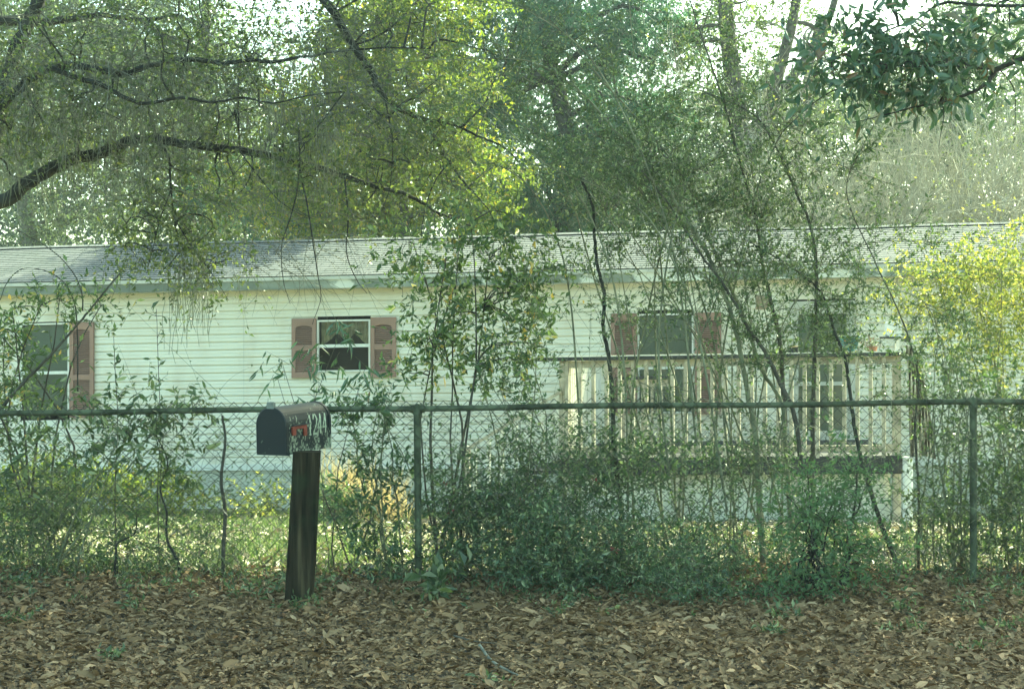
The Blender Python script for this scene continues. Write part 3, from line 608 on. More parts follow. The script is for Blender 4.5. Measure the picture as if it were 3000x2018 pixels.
# ------------------------------------------------------------ fallen leaves and grass (stuff)
def litter():
    def field(n, x0, x1, y0, y1, size, wr, lift, dens=None):
        x = rng.uniform(x0, x1, n); y = rng.uniform(y0, y1, n)
        if dens is not None: k = rng.random(n) < dens(x, y); x, y = x[k], y[k]
        n = len(x); z = gz(x, y)+rng.uniform(.002, lift, n)
        a = rng.uniform(0, 2*np.pi, n); d = np.stack([np.cos(a), np.sin(a), rng.normal(0, .28, n)], 1)
        nn = np.stack([rng.normal(0, .5, n), rng.normal(0, .5, n), np.ones(n)], 1)
        l = size*rng.lognormal(0, .28, n); return np.stack([x, y, z], 1), d, nn, l, l*wr*rng.uniform(.75, 1.3, n)
    mb = MB(); p, d, n, l, wd = field(85000, -5.5, 5.5, 4.6, 9.0, .048, .38, .026); mb.leaves(p, d, n, l, wd, 'l8', rng.normal(.08, .18, len(l)))
    p, d, n, l, wd = field(70000, -5.5, 5.5, 4.6, 9.0, .02, .55, .04); mb.leaves(p, d, n, l, wd, 'q', .2)
    p, d, n, l, wd = field(5000, -5.5, 5.5, 4.6, 9.0, .11, .03, .04); mb.leaves(p, d, n, l, wd, 'q', .1)
    tag(mb.build('fallen_leaves', M['litter']), 'brown fallen leaves covering the ground in front of the fence', 'fallen leaves', kind='stuff')
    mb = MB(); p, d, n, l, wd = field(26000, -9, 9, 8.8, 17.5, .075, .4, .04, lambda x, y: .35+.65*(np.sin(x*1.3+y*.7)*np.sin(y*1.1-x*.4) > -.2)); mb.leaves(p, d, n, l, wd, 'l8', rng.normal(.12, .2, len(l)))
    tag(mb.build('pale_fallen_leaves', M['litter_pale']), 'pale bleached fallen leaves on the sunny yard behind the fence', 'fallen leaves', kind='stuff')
    mb = MB(); n = 60000; n = 90000; x = rng.uniform(-9, 9, n); y = rng.uniform(8.6, 19.3, n); k = rng.random(n) < (.3+.88*(np.sin(x*.9+2)*np.sin(y*.8+x*.5) > .0))*(np.where(x < -1, 1, .35)); x, y = x[k], y[k]; n = len(x)
    d = np.stack([rng.normal(0, .5, n), rng.normal(0, .5, n), rng.uniform(.4, 1, n)], 1); l = rng.uniform(.04, .13, n)
    mb.leaves(np.stack([x, y, gz(x, y)-.005], 1), d, rng.normal(size=(n, 3)), l, rng.uniform(.006, .014, n), 'q', .2)
    tag(mb.build('yard_grass', M['grass']), 'patchy yellowish green grass on the yard behind the fence', 'grass', kind='stuff')
litter()

# ------------------------------------------------------------ plants
def leaf_dirs(T, k, up=.4):                      # T (M,K?,3) tangents -> leaf directions and normals
    r = rng.normal(size=T.shape); s = unit(np.cross(T, r)); d = unit(T*.55+s*.9); n = rng.normal(size=T.shape)*.7; n[..., 2] += up
    return d, n
def spray(mb, S, D, Ln, nl, ll, lw, droop=.15, tw=.0015, mt=0, ml=1, kind='q', jit=.25, K=5, up=.5, curl=.12, sides=3, hang=0, t0=.15):
    """twigs starting at S in direction D with nl leaves each"""
    S = np.asarray(S, float); Mn = len(S); D = unit(np.asarray(D, float)); Ln = np.broadcast_to(Ln, (Mn,))[:, None]
    t = np.linspace(0, 1, K)[None, :, None]; side = unit(rng.normal(size=(Mn, 3)))[:, None]
    bend = rng.normal(0, jit, (Mn, 1, 1))
    Pn = S[:, None]+D[:, None]*Ln[:, None]*t+side*bend*Ln[:, None]*t**2+np.array([0, 0, -1.])*droop*Ln[:, None]*t**2
    if tw > 0: mb.tubes(Pn, tw*(1-.75*np.linspace(0, 1, K))[None], sides, m=mt)
    if nl:
        u = t0+(1-t0)*(np.arange(nl)+rng.random((Mn, nl)))/nl; u = np.clip(u, 0, .999)
        f = u*(K-1); i = f.astype(int); fr = (f-i)[..., None]; mi = np.arange(Mn)[:, None]
        A, B = Pn[mi, i], Pn[mi, i+1]; pos = A+(B-A)*fr; T = unit(B-A); d, n = leaf_dirs(T, nl, up)
        if hang: d = unit(d+np.array([0, 0, -hang]))
        sz = rng.lognormal(0, .22, (Mn, nl))
        mb.leaves(pos.reshape(-1, 3), d.reshape(-1, 3), n.reshape(-1, 3), (ll*sz).ravel(), (lw*sz).ravel(), kind, rng.normal(curl, .12, Mn*nl), m=ml)
    return Pn
def zone(px, py, rx, ry, d, rd, n, hollow=.0):
    v = unit(rng.normal(size=(n, 3)))*(hollow+(1-hollow)*rng.random((n, 1)))**(1/3)
    dd = d+v[:, 1]*rd; x = (px+v[:, 0]*rx-CX)/F*d; z = EYE+(HY-(py-v[:, 2]*ry))/F*d
    return np.stack([x, dd, z], 1)
def limbs(mb, skel, C, r0, r1, K=7, sides=5, m=0, hubs=6, wob=.06, sag=0.):
    """join cluster centres C to the skeleton points through hubs"""
    C = np.asarray(C); hub = C[::hubs]; rest = np.delete(C, np.s_[::hubs], 0)
    def join(src, dst, ra, rb):
        dist = np.linalg.norm(dst[:, None]-src[None], axis=2); a = src[dist.argmin(1)]; t = np.linspace(0, 1, K)[None, :, None]
        L_ = np.linalg.norm(dst-a, axis=1)[:, None, None]; c1 = unit(rng.normal(size=(len(dst), 3)))[:, None]; c2 = unit(rng.normal(size=(len(dst), 3)))[:, None]
        Pn = a[:, None]+(dst-a)[:, None]*t+c1*L_*wob*np.sin(np.pi*t)*2+c2*L_*wob*np.sin(2*np.pi*t)+np.array([0, 0, 1.])*L_*(.12-sag)*np.sin(np.pi*t)
        mb.tubes(Pn, np.linspace(ra, rb, K)[None], sides, m=m); return Pn
    if len(hub): Ph = join(skel, hub, r0, r1)
    if len(rest): join(np.concatenate([Ph[:, -3:].reshape(-1, 3), skel]) if len(hub) else skel, rest, r1, r1*.4)
def tree(name, label, cat, trunk, tr, zones, leaf, bark='bark', leafm='lf_small', sprays=10, slen=.6, nl=10, ll=.06, lw=.03, droop=.15, tw=.003, extra=(), group=None, kind='q', hubs=6, lr=(.05, .018), up=.5, spread=.5, bias=(0, 0, 0), hang=0, sides=10, wob=.06, moss=0, mossz=None):
    trunk = np.asarray(trunk); base = trunk[0]
    root = thing(name, base, label, cat, group)
    mt = MB(); mc = MB(); tr = np.asarray(tr, float)
    tr_ = np.interp(np.linspace(0, 1, len(trunk)), np.linspace(0, 1, len(tr)), tr); mt.tubes(smooth(trunk), np.interp(np.linspace(0, 1, (len(trunk)-1)*5+1), np.linspace(0, 1, len(tr_)), tr_), sides)
    sk = [smooth(trunk)[len(trunk):]]
    for pts, r in extra:
        q = smooth(np.asarray(pts)); q = q+rng.normal(size=q.shape)*min(r[0]*.1, .004); mt.tubes(q, np.linspace(r[0], r[1], len(q)), 7); sk.append(q[2:])
    sk = np.concatenate(sk); C = np.concatenate([zone(*z) for z in zones]); rng.shuffle(C)
    limbs(mt, sk, C, lr[0], lr[1], hubs=hubs, wob=wob)
    Mn = len(C)*sprays; S = np.repeat(C, sprays, 0); D = rng.normal(size=(Mn, 3))+np.array(bias); S = S+rng.normal(size=(Mn, 3))*slen*spread*.5
    spray(mc, S, D, slen*rng.uniform(.5, 1.3, Mn), nl, ll, lw, droop, tw, 1, 0, kind, up=up, hang=hang)
    LB(mt, 'trunk', M[bark], root, smooth=True); LB(mc, 'crown', [M[leafm], M['twig']], root)
    if moss:
        mm = MB(); idx = rng.integers(0, len(C), moss) if mossz is None else None; S = C[idx] if mossz is None else np.concatenate([zone(*z) for z in mossz]); S = np.repeat(S, 9, 0); S = S+rng.normal(size=S.shape)*.04
        n = len(S); K = 6; t = np.linspace(0, 1, K)[None, :, None]; Ln = rng.uniform(.15, .55, (n, 1, 1)); Pn = S[:, None]+np.array([0, 0, -1.])*Ln*t+rng.normal(size=(n, K, 3))*.012; mm.tubes(Pn, .0022, 3); LB(mm, 'hanging_moss', M['lf_moss'], root)['kind'] = 'stuff'
    return root
def smooth(p, k=5):
    p = np.asarray(p, float)
    if len(p) < 3: return p[0]+(p[-1]-p[0])*np.linspace(0, 1, (len(p)-1)*k+1)[:, None]
    q = np.concatenate([[2*p[0]-p[1]], p, [2*p[-1]-p[-2]]]); out = []
    for i in range(1, len(q)-2):
        for t in np.arange(k)/k:
            a, b, c, d = q[i-1:i+3]; out.append(.5*((2*b)+(-a+c)*t+(2*a-5*b+4*c-d)*t*t+(-a+3*b-3*c+d)*t**3))
    out.append(p[-1]); return np.array(out)
def onground(px, d): x = (px-CX)/F*d; return np.array([x, d, float(gz(x, d))-.03])

# ---- far wood
def woodland():
    mb = MB(); n = 280000
    x = rng.uniform(-38, 38, n); y = rng.uniform(47, 60, n); pxx = x/y*F+CX
    top = np.where(pxx < 1950, 13.5, 10.2)+1.6*np.sin(x*.35+1)+1.3*np.sin(x*.9)+.8*np.sin(x*2.1)
    z = -1.2+rng.random(n)**1.35*(top+1.2)
    mb.leaves(np.stack([x, y, z], 1)+rng.normal(size=(n, 3))*.3, rng.normal(size=(n, 3)), rng.normal(size=(n, 3)), rng.uniform(.16, .34, n), rng.uniform(.09, .17, n))
    m = 60; xs = np.linspace(-36, 36, m)+rng.uniform(-.5, .5, m); ys = rng.uniform(47, 59, m)
    a = np.stack([xs, ys, np.full(m, -1.3)], 1); b = a+np.stack([rng.normal(0, .8, m), rng.normal(0, .5, m), rng.uniform(7, 11, m)], 1)
    mb.tubes(np.stack([a, (a+b)/2+rng.normal(size=(m, 3))*.2, b], 1), np.linspace(.16, .05, 3)[None], 6, m=1)
    tag(mb.build('far_woodland', [M['lf_far'], M['bark_lichen']]), 'far wood of mixed trees closing the view behind the house', 'woodland', kind='stuff')
woodland()

# ---- trees behind the house
BG = 'trees behind the house'
def T(px, d, *pts): return np.array([onground(px, d)]+[P(*p) for p in pts])
tree('mossy_tree', 'pale green moss hung tree behind the left end of the roof', 'tree', T(120, 29, (110, 900, 29), (70, 500, 29), (130, 100, 29), (180, -200, 29)), [.2, .16, .08],
     [(120, 330, 330, 420, 29, 2.5, 170), (100, -100, 420, 250, 29, 3, 40)], 1, leafm='lf_pale', sprays=14, slen=.55, nl=12, ll=.075, lw=.042, droop=.35, group=BG, bark='bark_lichen', moss=90)
tree('mossy_tree', 'silvery leaved tree behind the roof, second from the left', 'tree', T(560, 33, (560, 800, 33), (540, 400, 33), (600, 100, 33), (600, -200, 33)), [.2, .16, .08],
     [(560, 420, 330, 330, 33, 2.5, 150), (560, 0, 400, 250, 33, 3, 60)], 1, leafm='lf_pale', sprays=14, slen=.6, nl=12, ll=.08, lw=.045, droop=.3, group=BG, moss=40)
tree('broadleaf_tree', 'yellow green tree with orange flecks above the middle of the roof', 'tree', T(1180, 25, (1180, 800, 25), (1160, 450, 25), (1120, 150, 25), (1100, -150, 25)), [.18, .14, .06],
     [(1150, 330, 330, 330, 25, 2, 150), (900, 560, 350, 130, 25, 1.5, 55), (1180, 20, 300, 220, 25, 2, 50), (1420, 560, 200, 120, 25, 1.5, 24)], 1, leafm='lf_yellow', sprays=13, slen=.5, nl=11, ll=.085, lw=.045, group=BG)
tree('cedar_tree', 'tall blue green evergreen right of the yellow green tree', 'tree', T(1640, 31, (1640, 700, 31), (1660, 400, 31), (1600, 100, 31), (1600, -350, 31)), [.26, .2, .1],
     [(1660, 120, 400, 150, 31, 2.6, 32), (1480, 300, 150, 110, 31, 1.5, 10), (1850, 330, 190, 90, 31, 1.5, 9), (1680, 450, 190, 80, 31, 2, 12), (1680, 600, 380, 90, 31, 2, 30), (1660, -200, 420, 180, 31, 2.6, 30)], 1, leafm='lf_conifer', bark='bark_dark', sprays=56, slen=.62, nl=22, ll=.085, lw=.026, droop=.25, group=BG, hubs=4, lr=(.09, .03))
tree('oak_tree', 'thin crowned oak with bright sky between its forking limbs', 'tree', T(2190, 29, (2190, 620, 29), (2160, 330, 29), (2130, 80, 29), (2110, -250, 29)), [.24, .2, .12],
     [(2080, 180, 150, 230, 29, 1.8, 26), (2260, 330, 210, 130, 29, 1.8, 30), (2300, 60, 160, 150, 29, 1.8, 16), (2150, 560, 300, 120, 29, 2, 40)], 1, leafm='lf_oak', sprays=10, slen=.5, nl=10, ll=.075, lw=.038, group=BG,
     extra=[(PL([(2180, 480), (2240, 330), (2290, 180), (2330, 20), (2350, -200)], 29), (.16, .08)), (PL([(2210, 420), (2300, 260), (2390, 130), (2440, 20), (2470, -120)], 29), (.12, .06)), (PL([(2330, 560), (2350, 350), (2370, 200), (2400, 60)], 30), (.1, .07))], lr=(.06, .02))
tree('oak_tree', 'grey green tree behind the dark leafy branch at upper right', 'tree', T(2820, 34, (2820, 700, 34), (2800, 400, 34), (2840, 100, 34), (2850, -100, 34)), [.24, .2, .1],
     [(2780, 330, 330, 190, 34, 2.2, 150), (2880, 60, 250, 180, 34, 2.5, 80), (2500, 430, 240, 140, 34, 2, 60)], 1, leafm='lf_pale', sprays=11, slen=.65, nl=10, ll=.08, lw=.045, group=BG, bark='bark_lichen')
tree('hazy_oak', 'pale hazy green tree farther back showing between the forking limbs', 'tree', T(2380, 40, (2380, 700, 40), (2400, 400, 40), (2360, 150, 40)), [.25, .2, .1],
     [(2300, 330, 420, 130, 40, 2.5, 90), (2420, 170, 260, 130, 40, 2, 30), (1950, 130, 120, 160, 40, 2, 16), (2120, 60, 90, 100, 40, 2, 8)], 1, leafm='lf_pale', sprays=12, slen=.8, nl=12, ll=.10, lw=.055, group=BG, bark='bark_lichen')
tree('understorey_tree', 'dark low tree just above the roof between evergreen and oak', 'tree', T(1950, 27, (1950, 900, 27), (1960, 700, 27), (1930, 520, 27)), [.12, .09, .05],
     [(1930, 540, 260, 170, 27, 2, 90)], 1, leafm='lf_small', sprays=12, slen=.5, nl=12, ll=.06, lw=.03, group=BG)
tree('understorey_tree', 'shadowy low tree above the roof left of the yellow tree', 'tree', T(820, 28, (820, 900, 28), (830, 700, 28), (840, 540, 28)), [.12, .09, .05],
     [(820, 600, 280, 110, 28, 2, 60)], 1, leafm='lf_conifer', sprays=12, slen=.5, nl=12, ll=.08, lw=.04, group=BG)
# ---- bare tan shrubs above the right part of the roof
def bare(px, d, h, wdt, label, lf=.12):
    b = onground(px, d); root = thing('bare_shrub', b, label, 'shrub', 'leafless shrubs behind the roof'); ms = MB(); ml = MB(); m = 9
    D = np.stack([rng.normal(0, .3, m)*wdt, rng.normal(0, .25, m), np.ones(m)], 1); Pn = spray(ms, b+rng.normal(size=(m, 3))*.1*np.array([1, 1, 0]), D, h*rng.uniform(.75, 1.05, m), 0, 0, 0, 0, .03, 0, 0, jit=.12, K=8, sides=5)
    cur = Pn
    for lev, (nb, ln, r) in enumerate(((7, .42, .014), (7, .24, .009), (5, .12, .005))):
        Mn = cur.shape[0]; K = cur.shape[1]; mi = np.repeat(np.arange(Mn), nb); u = rng.uniform(.35, 1, len(mi))*(K-1.001); i = u.astype(int); A = cur[mi, i]; B = cur[mi, i+1]; S = A+(B-A)*(u-i)[:, None]
        T_ = unit(B-A); D = T_*.8+rng.normal(size=T_.shape)*.55; D[:, 2] += .25
        cur = spray(ms, S, D, h*ln*rng.uniform(.5, 1.2, len(mi)), 0, 0, 0, -.05, r, 0, 0, jit=.25, K=5, sides=4 if lev == 0 else 3)
    LB(ms, 'stems', M['bark_tan'], root)
    tips = cur[rng.random(len(cur)) < lf][:, -1]; n = len(tips); ml.leaves(tips, rng.normal(size=(n, 3)), rng.normal(size=(n, 3)), .06, .04); LB(ml, 'leaves', M['lf_bright'], root)
for px, d, h, wd, lab in ((2330, 24, 5.0, .9, 'leafless tan shrub with yellow specks, leftmost of the bare ones above the roof'), (2520, 25, 5.3, .8, 'leafless pale shrub second from the left above the roof'), (2680, 24.5, 4.6, 1.0, 'wide leafless tan shrub in the middle of the bare ones'),
                          (2830, 25, 5.2, 1.0, 'tall leafless tan shrub second from the right edge'), (2990, 24, 4.8, .9, 'leafless tan shrub at the right edge above the roof')): bare(px, d, h, wd, lab)

# ---- large oak in front at left: traced limbs
oak_limbs = [(PL([(-500, 700), (-200, 640), (0, 592), (90, 530), (200, 470), (300, 446), (380, 415), (440, 405), (560, 424), (700, 440), (850, 472), (1000, 512), (1080, 540), (1200, 575), (1290, 625), (1400, 672)], 10.5), (.062, .006)),
    (PL([(-500, 20), (-200, 70), (0, 62), (130, 66), (230, 50), (310, 46), (420, 60), (520, 40)], 11.5), (.05, .01)),
    (PL([(-400, 420), (-100, 380), (60, 255), (130, 206), (200, 192), (300, 207), (370, 216), (440, 190), (560, 176), (650, 186), (740, 176), (800, 182), (900, 165), (1000, 150), (1130, 140), (1260, 142)], 10), (.035, .004)),
    (PL([(150, 200), (230, 230), (290, 245), (340, 272), (400, 300), (450, 302), (530, 286), (620, 300), (710, 286), (800, 302), (900, 280), (1000, 268)], 9.6), (.02, .003)),
    (PL([(520, -150), (800, -80), (940, -10), (1020, 110), (1095, 225), (1115, 270), (1165, 315), (1245, 352)], 10.2), (.04, .016)),
    (PL([(1245, 352), (1320, 362), (1400, 398), (1480, 435), (1540, 500)], 10.2), (.013, .004)), (PL([(1245, 352), (1290, 430), (1312, 470), (1360, 535), (1420, 600), (1450, 650)], 10.2), (.014, .003)),
    (PL([(195, 475), (230, 440), (225, 380), (205, 310), (210, 250)], 10.4), (.012, .003)),
    (PL([(170, -220), (112, 0), (62, 110), (22, 220), (2, 330), (-40, 520), (-200, 900)], 10.8), (.05, .06)),
    (PL([(-60, 420), (10, 470), (30, 510), (70, 525)], 10.4), (.01, .004)),
    (PL([(440, 405), (490, 450), (500, 540), (505, 600), (520, 700), (540, 790), (535, 870)], 10.3), (.010, .002)),
    (PL([(500, 560), (470, 640), (450, 720), (430, 800)], 10.2), (.006, .002)), (PL([(510, 640), (560, 720), (620, 800), (670, 880)], 10.2), (.006, .002)),
    (PL([(875, 375), (878, 470), (870, 560), (850, 640), (825, 720), (830, 820), (850, 890)], 10.1), (.008, .0018)), (PL([(872, 470), (900, 600), (915, 700), (930, 800), (940, 870), (915, 950)], 10), (.007, .0018)),
    (PL([(1010, 520), (1020, 640), (1015, 740), (1045, 820), (1075, 860)], 10), (.007, .0018)), (PL([(700, 440), (760, 520), (820, 590), (900, 640)], 10), (.006, .0015)),
    (PL([(1010, 270), (900, 400), (780, 430)], 10), (.006, .002)), (PL([(560, 424), (620, 380), (700, 330), (800, 300)], 10.2), (.006, .002)),
    (PL([(1130, 300), (1150, 420), (1140, 560), (1100, 640)], 10), (.006, .0015)), (PL([(1320, 470), (1270, 540), (1240, 640), (1230, 760)], 10), (.007, .0015))]
tree('live_oak', 'big oak reaching in from the left with dark mossy limbs over the roof', 'tree', np.array([[-6.2, 11, -.1], [-5.9, 11, 1.2], [-5.4, 10.8, 2.6], [-5.0, 10.8, 4.2], [-4.6, 10.9, 6.4]]), [.38, .3, .26, .14],
     [(350, 260, 500, 260, 10.3, 1.2, 130), (520, 600, 230, 160, 10.3, .5, 34), (620, 770, 90, 90, 10.2, .3, 9), (480, 760, 160, 60, 10.3, .4, 12), (1050, 480, 300, 160, 10.2, .6, 42), (1250, 250, 250, 230, 10.2, .6, 32), (850, 60, 500, 150, 10.5, .8, 50)], 1,
     leafm='lf_oak', bark='bark_dark', sprays=7, slen=.3, nl=8, ll=.036, lw=.017, droop=.3, tw=.0016, extra=oak_limbs, hubs=4, lr=(.009, .004), wob=.09, moss=1, mossz=[(350, 250, 350, 150, 10.2, .7, 34), (540, 780, 60, 60, 10.2, .2, 8), (900, 330, 250, 160, 10.2, .5, 12), (90, 380, 120, 120, 10.6, .4, 10)])
# fine bare twigs of the oak (upper left haze of twigs)
def twigs():
    o = [x for x in bpy.data.objects if x.name.startswith('live_oak')][0]; mb = MB()
    for z in ((330, 230, 480, 230, 10.2, 1., 420), (950, 220, 330, 220, 10.2, .6, 260), (560, 520, 400, 120, 10.3, .6, 120), (850, 700, 170, 110, 10.1, .4, 34)):
        S = zone(*z); D = rng.normal(size=(len(S), 3))*np.array([1, .7, .6])+np.array([.5, 0, -.2]); Pn = spray(mb, S, D, rng.uniform(.3, .8, len(S)), 0, 0, 0, .2, .0032, jit=.35, K=7)
        mi = np.repeat(np.arange(len(S)), 4); i = rng.integers(1, 5, len(mi)); A = Pn[mi, i]; D2 = unit(Pn[mi, i+1]-A)+rng.normal(size=A.shape)*.6; spray(mb, A, D2, rng.uniform(.1, .35, len(mi)), 0, 0, 0, .2, .0018, jit=.35, K=5)
    LB(mb, 'twigs', M['bark_lichen'], o)
twigs()
# ---- unseen canopy added above the frame to shade the foreground
tree('unseen_shade_oak', 'unseen oak added with its crown above the picture to shade the ground', 'tree', np.array([[10.5, 13, -.3], [10.2, 13, 3], [8.5, 12.8, 6], [5, 12.5, 8.2]]), [.45, .4, .2],
     [(1500+4.2*F/12, HY-6.8*F/12, 5.6*F/12, 1.7*F/12, 12, 3.2, 250), (1500-1.5*F/10, HY-6.2*F/10, 3.5*F/10, 1.2*F/10, 10, 2.5, 70)], 1, leafm='lf_oak', sprays=8, slen=1.1, nl=16, ll=.17, lw=.10, tw=0, hubs=5, lr=(.12, .04))
# ---- dark broad-leaved branch at upper right
tree('laurel_tree', 'broad dark leaved branches hanging in at the upper right corner', 'tree', np.array([[5.2, 8.3, -.1], [5.0, 8.3, 1.5], [4.6, 8.2, 2.8], [4.4, 8.2, 4.5]]), [.16, .12, .08],
     [(2600, 130, 290, 130, 8, .4, 36), (2850, 110, 210, 120, 8, .4, 15), (2520, 230, 190, 60, 8, .3, 11), (2760, 240, 140, 60, 8, .3, 6), (2950, 60, 100, 80, 8, .3, 5)], 1, leafm='lf_laurel', bark='bark_dark', sprays=5, slen=.24, nl=5, ll=.072, lw=.026, droop=.3, kind='l8', hang=.35, hubs=3, lr=(.007, .003), tw=.0018,
     extra=[(PL([(3600, -100), (3300, 60), (3000, 172), (2925, 204), (2890, 245), (2840, 274), (2770, 295), (2690, 312), (2600, 335), (2500, 360)], 8), (.02, .002)), (PL([(2925, 204), (2830, 198), (2760, 188), (2690, 196), (2600, 190)], 8), (.007, .002)),
            (PL([(3500, 40), (3200, 20), (3000, 18), (2860, 16), (2760, 10), (2680, 60), (2600, 90), (2500, 150), (2420, 190)], 8), (.014, .002)), (PL([(2760, 295), (2765, 340), (2755, 400), (2750, 430)], 8), (.003, .001)), (PL([(2930, 205), (2970, 260), (2975, 340), (2970, 420)], 8), (.004, .001)),
            (PL([(2500, 240), (2400, 290), (2300, 380), (2270, 425)], 8.2), (.004, .002))])

# ---- arching canes and saplings at the fence
def cane(name, label, pts, d, r, leafm='lf_small', nt=60, tl=.32, nl=9, ll=.028, lw=.012, group=None, bark='cane', droop=.1, cat='sapling', sub=2, u0=.25):
    pts = PL(pts, d); root = thing(name, pts[0], label, cat, group); mt = MB(); mc = MB(); q = smooth(pts, 8); q += rng.normal(size=q.shape)*r[0]*.12
    mt.tubes(q, np.linspace(r[0], r[1], len(q)), 7); LB(mt, 'stem', M[bark], root, smooth=True)
    i = (rng.uniform(u0, .99, nt)*(len(q)-1)).astype(int); S = q[i]; Tg = unit(q[np.minimum(i+1, len(q)-1)]-q[i]); D = Tg*.6+rng.normal(size=S.shape)*np.array([.8, .6, .5]); D[:, 2] += .15
    Pn = spray(mc, S, D, tl*rng.uniform(.5, 1.6, nt), nl, ll, lw, droop, .0022, 1, 0, K=7)
    for _ in range(sub-1):
        mi = np.repeat(np.arange(nt), 4); k = rng.integers(1, 6, len(mi)); S = Pn[mi, k]; D = unit(Pn[mi, k+1-(k == 6)]-Pn[mi, k-1])+rng.normal(size=S.shape)*.6
        spray(mc, S, D, tl*.5*rng.uniform(.4, 1.3, len(mi)), nl, ll, lw, droop, .0013, 1, 0, K=5)
    LB(mc, 'foliage', [M[leafm], M['twig']], root); return root
CG = 'arching saplings at the fence'
cane('sapling', 'slender sapling arching far left from beside the deck to the top', [(2240, 1720), (2225, 1500), (2215, 1300), (2190, 1150), (2150, 950), (2090, 780), (2010, 640), (1900, 480), (1810, 390), (1700, 270), (1600, 200), (1480, 172), (1150, 182)], 8.9, (.021, .003), nt=64, tl=.45, group=CG)
cane('sapling', 'sapling with a lit pale stem crossing left over the first arching one', [(2330, 1700), (2300, 1300), (2290, 1180), (2230, 1080), (2180, 930), (2120, 800), (2060, 660), (2040, 600), (1990, 500), (1850, 330), (1700, 160), (1660, 95)], 9.1, (.016, .003), nt=64, tl=.45, group=CG)
cane('sapling', 'upright grey sapling right of the third window with two bends', [(2395, 1720), (2380, 1400), (2385, 1100), (2392, 900), (2390, 760), (2370, 650), (2330, 560), (2270, 425), (2200, 330), (2050, 265)], 9.0, (.017, .003), nt=46, tl=.42, group=CG, bark='bark')
cane('sapling', 'straight sapling leaning left in front of the porch light', [(2300, 1250), (2285, 1000), (2262, 900), (2235, 780), (2215, 640), (2160, 450), (2120, 300), (2060, 120), (2010, -30)], 9.2, (.016, .004), nt=44, tl=.42, group=CG, bark='bark')
cane('sapling', 'dark sapling leaning left across the door and the teal pot', [(2650, 1715), (2570, 1500), (2520, 1330), (2495, 1190), (2478, 1060), (2448, 980), (2430, 920), (2400, 850), (2300, 770), (2180, 700)], 8.8, (.016, .003), nt=30, tl=.35, group=CG, bark='bark_dark')
cane('sapling', 'knotted brown sapling bending right to left beside the shutter', [(2350, 1400), (2330, 1230), (2280, 1110), (2240, 1030), (2190, 960), (2160, 900), (2110, 820), (2050, 740), (1960, 600), (1880, 500)], 8.7, (.016, .005), nt=36, tl=.38, group=CG, bark='bark')
cane('sapling', 'thin pale whip arching from the thicket over the middle of the roof', [(2130, 1500), (2100, 1300), (2060, 1050), (2010, 850), (1900, 640), (1780, 560), (1600, 480), (1400, 300), (1250, 230)], 8.5, (.008, .002), nt=38, tl=.35, group=CG)
cane('sapling', 'thin whip rising nearly straight above the steps', [(1860, 1600), (1850, 1200), (1900, 900), (1960, 650), (2020, 450), (2080, 280), (2200, 150)], 9.3, (.009, .002), nt=38, tl=.35, group=CG)
cane('sapling', 'long thin whip crossing right over the roof to the yellow bush', [(2250, 1500), (2300, 1200), (2380, 950), (2480, 860), (2560, 840), (2700, 880), (2760, 1000), (2780, 1120)], 8.8, (.006, .002), nt=30, tl=.3, group=CG)
cane('sapling', 'grey leaning sapling at the right of the draped cover', [(2690, 1720), (2692, 1450), (2680, 1250), (2690, 1100), (2640, 930), (2560, 760), (2480, 560), (2540, 400)], 9.0, (.010, .002), nt=30, tl=.35, group=CG, bark='bark')
cane('vine', 'thick twisted dark vine climbing straight up left of the third window', [(1815, 1720), (1818, 1500), (1800, 1330), (1795, 1180), (1785, 1060), (1768, 960), (1770, 860), (1750, 780), (1742, 690), (1735, 600), (1700, 520)], 9.0, (.016, .008), nt=30, tl=.35, bark='bark_dark', cat='vine', u0=.05)
WH = 'thin pale whips over the roof'
for k, (lab, pts) in enumerate((('pale whip arching highest, from the hedge to the top centre', [(2040, 1300), (2000, 900), (1950, 650), (1850, 380), (1720, 160), (1560, 40), (1400, -20)]),
    ('pale whip bowing down to the right above the roof', [(1960, 1400), (1930, 1000), (1990, 600), (2100, 420), (2260, 360), (2400, 420), (2480, 520)]),
    ('pale whip curling left over the yellow tree', [(1840, 1500), (1830, 1100), (1780, 760), (1640, 480), (1480, 330), (1330, 300), (1220, 340)]),
    ('pale whip crossing the evergreen diagonally', [(2140, 1400), (2090, 1000), (1990, 720), (1830, 500), (1690, 330), (1500, 200), (1440, 90)]),
    ('pale whip leaning right towards the broad leaved branch', [(2080, 1500), (2110, 1100), (2160, 800), (2230, 520), (2330, 330), (2440, 230)]),
    ('pale whip drooping over the roof left of the twisted vine', [(1700, 1500), (1690, 1100), (1650, 760), (1560, 560), (1440, 480), (1330, 520), (1270, 620)]),
    ('pale whip rising almost straight over the third window', [(1980, 1500), (1960, 1100), (1930, 700), (1900, 420), (1860, 180), (1840, -30)]),
    ('pale whip reaching right across the fascia above the door', [(2200, 1500), (2230, 1150), (2320, 900), (2450, 760), (2600, 700), (2740, 720)]))):
    cane('whip', lab, pts, 8.6+.12*k, (.0075, .002), nt=30, tl=.4, nl=6, ll=.026, lw=.011, group=WH, cat='whip', u0=.3)
